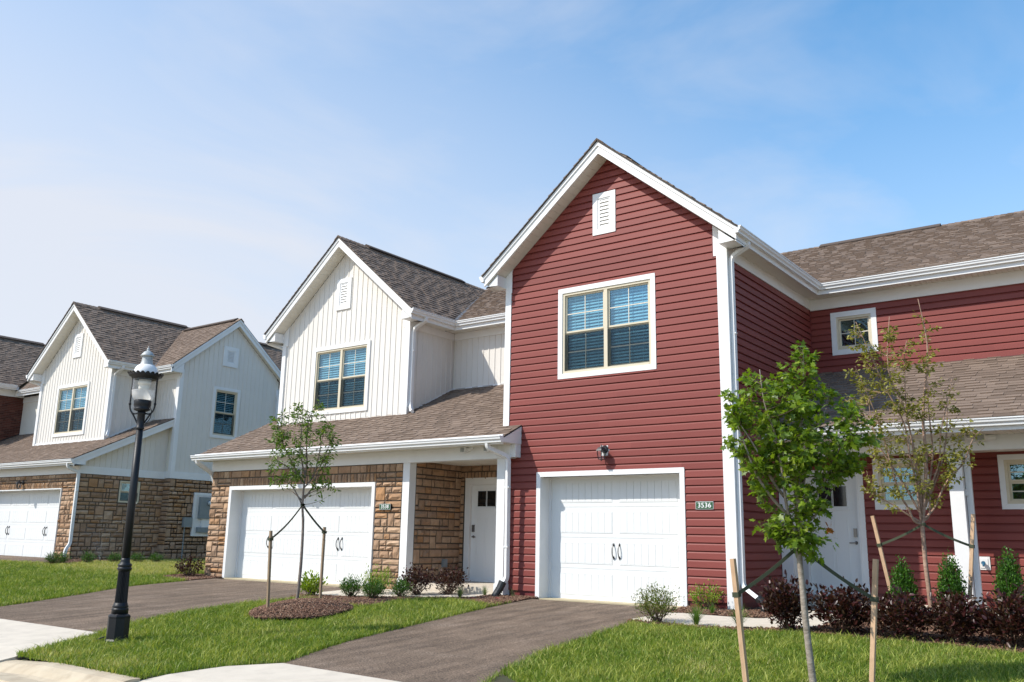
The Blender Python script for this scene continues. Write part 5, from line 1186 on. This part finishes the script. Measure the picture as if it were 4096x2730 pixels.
def leafset(root, P, D, U, ln, shape, m, parts=300, partname='leaf', tones=None):
    V0, F0_ = LEAF[shape]; R = frames(P, D, U, ln); n = len(P)
    if tones is None: tones = np.clip(rp_.normal(.45, .24, n), 0, 1)
    dist = ((P-CAM)**2).sum(1); o_ = np.argsort(dist); near, far = o_[:parts], o_[parts:]; loc = np.array(root.location)
    for i in near:
        k = (shape, m, int(tones[i]*7.99))
        if k not in LM:
            me = bpy.data.meshes.new(partname); me.from_pydata(V0, [], F0_); me.materials.append(M[m]); a = me.attributes.new('tone', 'FLOAT', 'FACE'); a.data.foreach_set('value', [k[2]/8+.06]*len(F0_)); LM[k] = me
        o = bpy.data.objects.new(partname, LM[k]); COL.objects.link(o); o.parent = root
        mt = np.eye(4); mt[:3, :3] = R[i]*ln[i]; mt[:3, 3] = P[i]-loc; o.matrix_local = Matrix(mt.tolist())
    if len(far):
        V = np.einsum('nij,kj->nki', R[far]*ln[far][:, None, None], np.array(V0))+(P[far]-loc)[:, None, :]
        bulk('foliage', V, F0_, tones[far], m, root)
def tw(base, r, d_, u): return np.array([base[0]+RV.x*r+NV.x*d_, base[1]+RV.y*r+NV.y*d_, base[2]+u])
def tree(name, base, label, group, limbs, env, r0, barkm, leafm, shape, ncl, nleaf, llen, depth, r_top=.006, twigr=.0035, spread=1.0, tonefn=None, cat='tree', up_bias=.5, clump=.09, parts=300):
    b = (base[0], base[1], gz(base[0], base[1])); root = thing(name, b, label, cat, group)
    nodes = []; rr = rnd
    for li, L_ in enumerate(limbs):
        dj = 0 if li == 0 else rr.uniform(-1, 1)*depth*.55; pts = []; rad = []; n = len(L_)
        for i, (r, u) in enumerate(L_):
            t = i/(n-1); pts.append(tuple(tw(base, r, dj*t+(rr.uniform(-.01, .01) if i else 0), u)))
            rs = r0 if li == 0 else r0*.5
            f = (u-L_[0][1])/(max(L_[-1][1]-L_[0][1], .01)); f = min(max(f, 0), 1)
            rad.append(max(rs*(1-f)**.6*(1.2 if li == 0 and i == 0 else 1), r_top*.6))
        # smooth and subdivide
        P = [Vector(p) for p in pts]; out = []; ro = []
        for i in range(n-1):
            p0, p1, p2, p3 = P[max(i-1, 0)], P[i], P[i+1], P[min(i+2, n-1)]
            for k in range(4):
                t = k/4; out.append(tuple(.5*((2*p1)+(-p0+p2)*t+(2*p0-5*p1+4*p2-p3)*t*t+(-p0+3*p1-3*p2+p3)*t**3))); ro.append(rad[i]*(1-t)+rad[i+1]*t)
        out.append(tuple(P[-1])); ro.append(rad[-1])
        if li == 0: out[0] = (out[0][0], out[0][1], b[2]-.05)
        mb = MB(); mb.tube(out, ro, 9 if li == 0 else 6); mb.build('trunk' if li == 0 else 'limb', barkm, root, smooth=True)
        for q, rq in zip(out, ro):
            if q[2]-b[2] > limbs[1][0][1] if len(limbs) > 1 else True: nodes.append(q)
    nodes = np.array(nodes); E_ = np.array(env); lo, hi = E_.min(0), E_.max(0)
    cen = []
    while len(cen) < ncl:
        c = rp_.uniform(lo, hi, (400, 2)); c = c[inpoly(env, c[:, 0], c[:, 1])]
        cen += [tuple(q) for q in c]
    cen = cen[:ncl]; TB = MB(); LP = []; LD = []; LU = []
    per = nleaf/ncl
    for (r, u) in cen:
        # half thickness from distance to outline
        dd_ = min(abs(complex(r-a, u-b_)-0) for a, b_ in env); th = min(depth, .12+dd_*1.1); dv = rr.uniform(-1, 1)*th
        c = tw(base, r, dv, u); d = nodes-c; dist = np.sqrt((d**2).sum(1)); cost = dist+np.where(d[:, 2] > -.25*dist, 3*(d[:, 2]+.25*dist), 0); s = nodes[np.argmin(cost)]
        mid = (s+c)/2+np.array([rr.uniform(-.03, .03), rr.uniform(-.03, .03), -.12*np.linalg.norm(c-s)])
        path = [tuple(s*(1-t)**2+2*mid*t*(1-t)+c*t*t) for t in (0, .25, .5, .75, 1)]
        TB.tube(path, [twigr*1.4, twigr*1.1, twigr*.9, twigr*.7, twigr*.4], 4, caps=False)
        k = max(1, int(rr.gauss(per, per*.3)))
        for _ in range(k):
            t = rr.uniform(.35, 1.02); p = s*(1-t)**2+2*mid*t*(1-t)+c*t*t; out_ = c-s; out_ = out_/(np.linalg.norm(out_)+1e-6)
            dr = np.array([rr.gauss(0, 1), rr.gauss(0, 1), rr.gauss(-.15, .6)])*spread+out_*.6; dr /= np.linalg.norm(dr)
            LP.append(p+dr*rr.uniform(.01, clump)); LD.append(dr+np.array([0, 0, -.25])); LU.append(np.array([rr.gauss(0, .45), rr.gauss(-.15, .45), 1.]) if rr.random() < up_bias else np.array([rr.gauss(0, 1), rr.gauss(0, 1), rr.gauss(.2, .6)]))
    TB.build('twigs', 'twig' if barkm != 'bark2' else 'bark2', root, kind='stuff')
    LP, LD, LU = np.array(LP), np.array(LD), np.array(LU); ln = llen*rp_.uniform(.6, 1.2, len(LP))
    leafset(root, LP, LD, LU, ln, shape, leafm, parts)
    return root
MB_ = (7.6, -5.34, gz(7.6, -5.34))
mlimbs = [[(0, 0), (-.02, .07), (-.06, .63), (-.07, .9), (-.09, 1.18), (-.09, 1.3), (-.06, 1.49), (-.07, 1.7), (-.04, 1.91), (-.06, 2.17), (-.04, 2.33), (.02, 2.53), (.05, 3.11)],
 [(-.10, 1.37), (-.17, 1.53), (-.21, 1.7), (-.25, 2.01), (-.28, 2.22), (-.32, 2.33), (-.41, 2.59), (-.45, 2.90)],
 [(-.06, 1.64), (.08, 1.74), (.23, 2.02), (.41, 2.34), (.53, 2.47)], [(-.2, 1.72), (-.32, 1.86), (-.45, 2.11), (-.63, 2.38)],
 [(-.05, 1.7), (.03, 1.96), (.08, 2.18), (.32, 2.61)], [(-.10, 1.41), (.02, 1.49), (.14, 1.6), (.25, 1.76)], [(-.06, 1.6), (-.10, 1.95), (-.16, 2.4), (-.2, 2.75)], [(-.17, 1.55), (-.33, 1.7), (-.5, 1.95), (-.68, 2.45)]]
menv = [(.01, 3.22), (.12, 3.18), (.15, 2.96), (.18, 2.75), (.39, 2.73), (.52, 2.62), (.61, 2.44), (.65, 2.25), (.58, 2.08), (.4, 1.95), (.23, 1.87), (.2, 1.62), (.11, 1.5), (.2, 1.38), (.13, 1.22), (.04, 1.14), (-.11, 1.25), (-.27, 1.33), (-.45, 1.45), (-.38, 1.61), (-.45, 1.81), (-.59, 1.97), (-.65, 2.14), (-.76, 2.28), (-.73, 2.47), (-.77, 2.68), (-.6, 2.86), (-.58, 2.97), (-.43, 2.95), (-.33, 2.82), (-.17, 2.91), (-.08, 3.04)]
maple = tree('maple_tree', MB_, 'young maple sapling with dense bright green lobed leaves on a smooth grey trunk', 'staked young trees', mlimbs, menv, .034, 'bark', 'maple', 'maple', 360, 5600, .060, .52, up_bias=.5, clump=.07)
n = 6; P = np.array([tw(MB_, .13+rnd.uniform(-.04, .05), -.25, 1.45+rnd.uniform(-.05, .05)) for _ in range(n)]); D = rp_.normal(0, 1, (n, 3)); U = rp_.normal(0, 1, (n, 3)); leafset(maple, P, D, U, np.full(n, .05), 'maple', 'orange', 99, 'dead_leaf')
T2 = (7.68-.13*RV.x, -.35-.13*RV.y, 0.)
T2 = (T2[0], T2[1], gz(T2[0], T2[1])); sh_ = lambda L_: [(r+.13, u) for r, u in L_]
t2l = [[(-.13, .0), (-.13, .14), (-.14, .42), (-.16, .82), (-.16, 1.07), (-.16, 1.35), (-.14, 1.45), (-.04, 2.2), (-.03, 2.74), (.01, 3.11), (.06, 3.4), (.12, 3.93), (.04, 4.58)],
 [(-.17, 1.36), (-.28, 1.4), (-.36, 1.58), (-.48, 1.79), (-.59, 2.23), (-.7, 2.73), (-.94, 3.38), (-1.01, 3.53)], [(-.18, 1.4), (-.19, 1.5), (-.23, 2.02), (-.29, 2.29), (-.34, 2.74), (-.6, 3.3), (-.76, 3.7), (-.95, 4.18)],
 [(-.15, 1.4), (-.05, 1.5), (0, 1.85), (.15, 2.21), (.2, 2.57), (.28, 2.84), (.46, 3.45)], [(-.14, 1.42), (.01, 1.59), (.14, 1.86), (.25, 2.03), (.42, 2.21), (.56, 2.54), (.7, 2.68)],
 [(-.17, 1.38), (-.36, 1.50), (-.5, 1.6), (-.75, 1.75)], [(-.15, 1.5), (-.2, 2.2), (-.29, 2.92), (-.5, 3.5), (-.44, 4.28)], [(-.15, 1.5), (-.12, 2.1), (-.2, 2.9), (-.15, 3.7), (-.08, 4.0)], [(-.15, 1.45), (-.4, 1.9), (-.75, 2.5), (-.85, 3.1)], [(-.1, 1.6), (.1, 2.3), (.14, 3.0), (.2, 3.6)], [(-.1, 1.6), (.2, 2.2), (.35, 2.7), (.42, 3.2)]]
t2e = [(.03, 4.6), (.11, 4.28), (.23, 4.12), (.21, 3.54), (.29, 3.36), (.48, 3.42), (.52, 3.24), (.56, 2.92), (.71, 2.62), (.56, 2.31), (.32, 1.94), (.24, 1.7), (-.14, 1.55), (-.56, 1.51), (-.79, 1.68), (-.93, 1.92), (-.81, 2.28), (-1.0, 2.71), (-1.07, 3.46), (-.94, 3.59), (-1.0, 4.16), (-.9, 4.23), (-.77, 3.84), (-.49, 4.24), (-.31, 4.11), (-.1, 3.92)]
tree('young_tree', T2, 'thin pinkish-barked sapling with many upright stems and small olive leaves by the red porch', 'staked young trees', [sh_(l) for l in t2l], sh_(t2e), .034, 'bark2', 't2', 'oval', 330, 5400, .055, .5, clump=.05, twigr=.003, up_bias=.3)
T1 = (-1.92, -3.3, 0); T1 = (T1[0], T1[1], gz(*T1[:2])+.04)
t1l = [[(0, 0), (0, .08), (.02, .64), (.01, 1.28), (-.02, 1.66), (-.02, 2.05), (0, 2.39), (-.03, 2.84), (0, 3.2), (.13, 3.45)], [(-.04, 1.68), (-.2, 1.96), (-.34, 2.05), (-.59, 2.11)], [(-.05, 2.05), (-.15, 2.21), (-.35, 2.54), (-.49, 2.83), (-.58, 3.17)],
 [(0, 1.77), (.14, 1.99), (.17, 2.17), (.32, 2.62), (.44, 2.9)], [(-.01, 2.17), (-.12, 2.5), (-.16, 2.95), (-.17, 3.39)], [(-.03, 1.94), (.13, 2.17), (.19, 2.51), (.25, 2.96), (.34, 3.12)], [(-.01, 1.81), (.17, 1.9), (.36, 1.97), (.55, 1.92)], [(-.15, 2.21), (-.38, 2.34), (-.57, 2.47)], [(-.04, 1.74), (-.25, 1.9), (-.42, 1.95)]]
t1e = [(-.18, 3.49), (-.11, 3.32), (.01, 3.28), (.11, 3.49), (.19, 3.53), (.23, 3.33), (.4, 3.15), (.53, 2.78), (.46, 2.51), (.43, 2.26), (.57, 1.95), (.35, 1.79), (.15, 1.95), (0, 2.1), (-.2, 2.05), (-.35, 1.95), (-.68, 2.1), (-.66, 2.47), (-.65, 2.83), (-.72, 3.22), (-.53, 3.34), (-.36, 3.27)]
tree('young_tree', T1, 'sparse grey-barked sapling with narrow dark green leaves in the mulch mound', 'staked young trees', t1l, t1e, .030, 'bark3', 't1', 'narrow', 230, 2300, .080, .45, clump=.05, twigr=.0035, up_bias=.3)
# stakes and straps
def stake(bx_, by_, top, bot, label, m='lumber', half=(.021, .024), grp='stakes beside the young trees'):
    b = (bx_, by_, gz(bx_, by_)); root = thing('tree_stake', b, label, 'stake', grp); mb = MB()
    p1 = tw(b, *([top[0], 0, top[1]])); p0 = tw(b, bot[0], 0, bot[1]-.15)
    mb.tube([tuple(p0), tuple(p1)], 0, sq=half); mb.build('post', m, root)
    return p0, p1, root
def strap(root_label, P0, P1, stakeax, grp='webbing straps tying the young trees', w_=.016, knot=True):
    b = tuple(P0); root = thing('tree_strap', b, root_label, 'strap', grp)
    P0, P1 = Vector(P0), Vector(P1); n = 9; pts = [tuple(P0*(1-t/n)+P1*(t/n)+Vector((0, 0, -.06*(P1-P0).length*.5*math.sin(math.pi*t/n)))) for t in range(n+1)]
    mb = MB(); mb.tube(pts, 0, sq=(w_, .003)); mb.build('webbing', 'strap', root)
    a, c = stakeax; ax = Vector(tuple(c-a)).normalized(); s0 = Vector(b)
    mb = MB(); mb.tube([tuple(s0-ax*.022), tuple(s0+ax*.022)], 0, sq=(.030, .033)); mb.build('stake_loop', 'strap', root)
    mb = MB(); q = P1; mb.tube([tuple(q-Vector((0, 0, .02))), tuple(q+Vector((0, 0, .02)))], .038, 10); mb.build('trunk_loop', 'strap', root)
def onst(p0, p1, z): t = (z-p0[2])/(p1[2]-p0[2]); return p0+(p1-p0)*t
jobs = [((7.16, -5.72), (-.14, 1.16), (-.04, 0), 'pale lumber stake left of the maple trunk, nearest the camera', 'lumber', .84, MB_, (-.085, 1.27), 'olive strap from the left stake to the maple trunk', (.020, .028)),
 ((8.02, -5.06), (.11, 1.15), (-.02, 0), 'pale lumber stake right of the maple trunk', 'lumber', .79, MB_, (-.085, 1.27), 'olive strap from the right stake to the maple trunk', (.020, .028)),
 ((7.05, -.4), (-.17, 1.47), (.12, 0), 'greyish stake leaning left beside the porch sapling', 'lumber', 1.07, T2, (-.02, 1.36), 'olive strap from the leaning stake to the porch sapling', (.022, .024)),
 ((8.1, -.2), (.06, 1.5), (-.16, 0), 'orange-tan stake in front of the porch column', 'lumber', 1.07, T2, (-.02, 1.36), 'olive strap from the tan stake to the porch sapling', (.022, .024)),
 ((-1.07, -4.6), (-.04, 1.3), (.01, 0), 'brown weathered stake at the front edge of the mulch mound', 'lumber_old', 1.17, T1, (-.02, 1.66), 'dark strap from the front stake to the mound sapling', (.017, .02)),
 ((-1.78, -2.9), (-.01, 1.31), (-.01, 0), 'brown weathered stake behind the mulch mound', 'lumber_old', 1.22, T1, (-.02, 1.66), 'dark strap from the rear stake to the mound sapling', (.017, .02))]
for (xy, tp, bt, lb, m, th_, tb, tr, slb, hf) in jobs:
    p0, p1, st = stake(xy[0], xy[1], tp, bt, lb, m, hf); zt = gz(*xy)+th_; a = onst(p0, p1, zt); strap(slb, a, tw(tb, tr[0], 0, tr[1]), (p0, p1))
# ------------------------------------------------------------------ shrubs
def shrub(name, x, y, w_, h, label, cat, group, m, shape, nl, ll_, parts=0, loose=.25, stems=10, vert=.3, taper=0., bottom=.12, dz=0):
    b = (x, y, gz(x, y)+dz); root = thing(name, b, label, cat, group); R_ = w_/2
    LP = []; LD = []; LU = []; SB = MB(); tips = []
    ns = max(stems*4, nl//14)
    for k in range(ns):
        a = rnd.uniform(0, 2*math.pi); ph = math.acos(rnd.uniform(-.35, 1)); q = rnd.uniform(.70, 1)*(1+rnd.gauss(0, loose*.35))
        vx, vy, vz = math.sin(ph)*math.cos(a), math.sin(ph)*math.sin(a), math.cos(ph)
        zz = h*(bottom+.44+.46*vz*q); tp = 1-taper*max(0, (zz/h-.3)); tips.append(np.array([b[0]+R_*vx*q*tp, b[1]+R_*vy*q*tp, b[2]+zz]))
    for i, t in enumerate(tips):
        s0 = np.array([b[0]+rnd.gauss(0, R_*.16), b[1]+rnd.gauss(0, R_*.16), b[2]]); mid = s0*.45+t*.55; mid[2] = s0[2]+(t[2]-s0[2])*.45
        if i < stems*4: SB.tube([tuple(s0), tuple(mid), tuple(t)], [.006, .004, .0015], 4, caps=False)
        for _ in range(max(1, int(nl/ns))):
            tt = 1-abs(rnd.gauss(0, .30)); tt = max(tt, .12); p = s0*(1-tt)**2+2*mid*tt*(1-tt)+t*tt*tt
            if p[2]-b[2] < h*bottom: continue
            o = np.array([p[0]-b[0], p[1]-b[1], (p[2]-b[2]-h*.3)]); o /= np.linalg.norm(o)+1e-6
            d = o*.7+np.array([rnd.gauss(0, .6), rnd.gauss(0, .6), rnd.gauss(vert, .5)]); d /= np.linalg.norm(d)
            LP.append(p+np.array([rnd.gauss(0, 1), rnd.gauss(0, 1), rnd.gauss(0, 1)])*ll_*.7); LD.append(d); LU.append(np.array([rnd.gauss(0, .6), rnd.gauss(0, .6), 1]))
    SB.build('stems', 'twig', root, kind='stuff'); LP, LD, LU = map(np.array, (LP, LD, LU))
    leafset(root, LP, LD, LU, ll_*rp_.uniform(.6, 1.25, len(LP)), shape, m, parts)
    return root
GP = 'purple-leaved shrubs along the walk'
shrub('purple_shrub', 6.11, -1.88, .60, .70, 'dark purple shrub beside the black drain boot, just left of the maple trunk', 'shrub', GP, 'purple', 'oval', 1600, .068, 60)
shrub('purple_shrub', 6.80, -1.74, .74, .62, 'rounded dark purple shrub in front of the porch door', 'shrub', GP, 'purple', 'oval', 1800, .068, 60)
shrub('purple_shrub', 7.50, -1.82, .80, .57, 'dark purple shrub below the thin porch sapling', 'shrub', GP, 'purple', 'oval', 1800, .066, 60)
shrub('purple_shrub', 8.12, -1.78, .78, .57, 'dark purple shrub in front of the white porch column', 'shrub', GP, 'purple', 'oval', 1800, .066, 60)
shrub('purple_shrub', 8.74, -1.80, .80, .64, 'dark purple shrub at the right edge of the picture', 'shrub', GP, 'purple', 'oval', 1800, .066, 60)
shrub('purple_shrub', -1.35, -.92, .66, .55, 'purple shrub at the foot of the white column between garage and porch', 'shrub', GP, 'purple', 'oval', 1000, .055)
shrub('purple_shrub', -.90, -.55, .72, .50, 'purple shrub before the slab of the stone porch', 'shrub', GP, 'purple', 'oval', 1000, .055)
shrub('purple_shrub', -9.16, -.56, .68, .48, 'reddish purple shrub at the stone corner of the double garage', 'shrub', GP, 'purple', 'oval', 900, .055)
GG = 'upright green shrubs against the red porch'
shrub('upright_shrub', 7.25, -.50, .44, .90, 'upright green shrub left of the porch sapling', 'shrub', GG, 'box', 'round', 5200, .030, taper=.75, vert=.8)
shrub('upright_shrub', 7.86, -.50, .46, 1.0, 'upright green shrub right of the porch sapling, before the white column', 'shrub', GG, 'box', 'round', 5200, .030, taper=.75, vert=.8)
shrub('upright_shrub', 8.56, -.50, .48, 1.06, 'upright green shrub under the blue hose valve', 'shrub', GG, 'box', 'round', 5200, .030, taper=.75, vert=.8)
shrub('spirea_shrub', 4.30, -2.07, .66, .52, 'loose olive green shrub with tan flower heads before the single garage', 'shrub', None, 'spirea', 'narrow', 2600, .034, loose=.5, vert=.7)
shrub('spirea_shrub', 4.24, -.27, .56, .42, 'small yellow green shrub below the number 3536 plate', 'shrub', None, 'lime', 'oval', 900, .034, loose=.8, vert=.6)
GD = 'low dark green shrubs by the stone garage'
shrub('low_shrub', -2.13, -1.87, .42, .38, 'leftmost of the three dark green shrubs by the stone pier', 'shrub', GD, 'box', 'lance', 1300, .050, vert=.7)
shrub('low_shrub', -1.52, -1.90, .42, .37, 'middle of the three dark green shrubs by the stone pier', 'shrub', GD, 'box', 'lance', 1300, .050, vert=.7)
shrub('low_shrub', -1.30, -1.40, .46, .32, 'dark green shrub touching the purple shrubs by the stone pier', 'shrub', GD, 'box', 'lance', 1100, .050, vert=.7)
shrub('lime_shrub', -2.13, -1.16, .62, .52, 'yellow green shrub behind the dark green shrubs at the garage pier', 'shrub', None, 'lime', 'lance', 800, .060, loose=.5, vert=1.)
shrub('lime_shrub', -2.93, -2.10, .44, .42, 'bright green shrub with one tall shoot behind the mound stake', 'shrub', None, 'lime', 'oval', 620, .060, loose=.5, vert=1.)
GF = 'low green shrubs along the far stone wall'
for i, (x, y, ww, hh, lb) in enumerate(((-14.51, -1.24, .36, .34, 'leftmost low shrub by the far garage door'), (-14.30, -1.08, .42, .34, 'low shrub overlapping the leftmost one by the far garage'), (-14.17, -.41, .40, .31, 'low shrub right of the far white downspout'), (-13.96, .24, .36, .30, 'low shrub behind the lawn sprinkler jets'), (-14.04, 1.01, .40, .29, 'low shrub just right of the street lamp post, far wall'), (-13.94, 1.52, .40, .28, 'rightmost low shrub below the far utility box'))):
    shrub('low_shrub', x, y, ww, hh, lb, 'shrub', GF, 'box', 'lance', 700, .05, vert=.5)
def tuft(x, y, w_, h, label, m='tuft', n=160, group='ornamental grass tufts', wd=.0035, name='grass_tuft'):
    b = (x, y, gz(x, y)+.01); root = thing(name, b, label, 'grass tuft', group); a = rp_.uniform(0, 2*np.pi, n); ln = rp_.uniform(.5, 1.1, n)*h*1.25; out_ = rp_.uniform(.1, 1, n)*w_/2
    V = np.empty((n, 7, 3)); s = np.stack([-np.sin(a), np.cos(a)], 1)*wd
    for i, t in enumerate((0, .4, .75)):
        r = out_*(t**1.6)+.01; z = ln*(t-.30*t*t*(out_/(w_/2)))
        for k, sg in enumerate((-1, 1)):
            V[:, i*2+k, 0] = r*np.cos(a)+sg*s[:, 0]*(1-.3*i); V[:, i*2+k, 1] = r*np.sin(a)+sg*s[:, 1]*(1-.3*i); V[:, i*2+k, 2] = z
    r = out_*1.05; V[:, 6] = np.stack([r*np.cos(a), r*np.sin(a), ln*(1-.42*(out_/(w_/2)))], 1)
    bulk('blades', V, [(0, 1, 3, 2), (2, 3, 5, 4), (4, 5, 6)], rp_.random(n), m, root)
tuft(4.89, -2.04, .60, .30, 'green grass tuft in front of the walk, beside the tan-flowered shrub')
tuft(5.52, -2.06, .58, .32, 'green grass tuft in front of the walk, behind the nearest stake')
tuft(4.55, -.75, .30, .16, 'small grass tuft under the yellow green shrub', n=80)
tuft(-.22, -.99, .34, .22, 'pale grass tuft right of the purple shrubs', 'paletuft')
tuft(-.10, -.42, .30, .20, 'pale grass tuft before the stone porch slab', 'paletuft', 110)
tuft(.50, -.35, .34, .26, 'thin weed beside the black drain boot', 'paletuft', 14, None, name='weed')
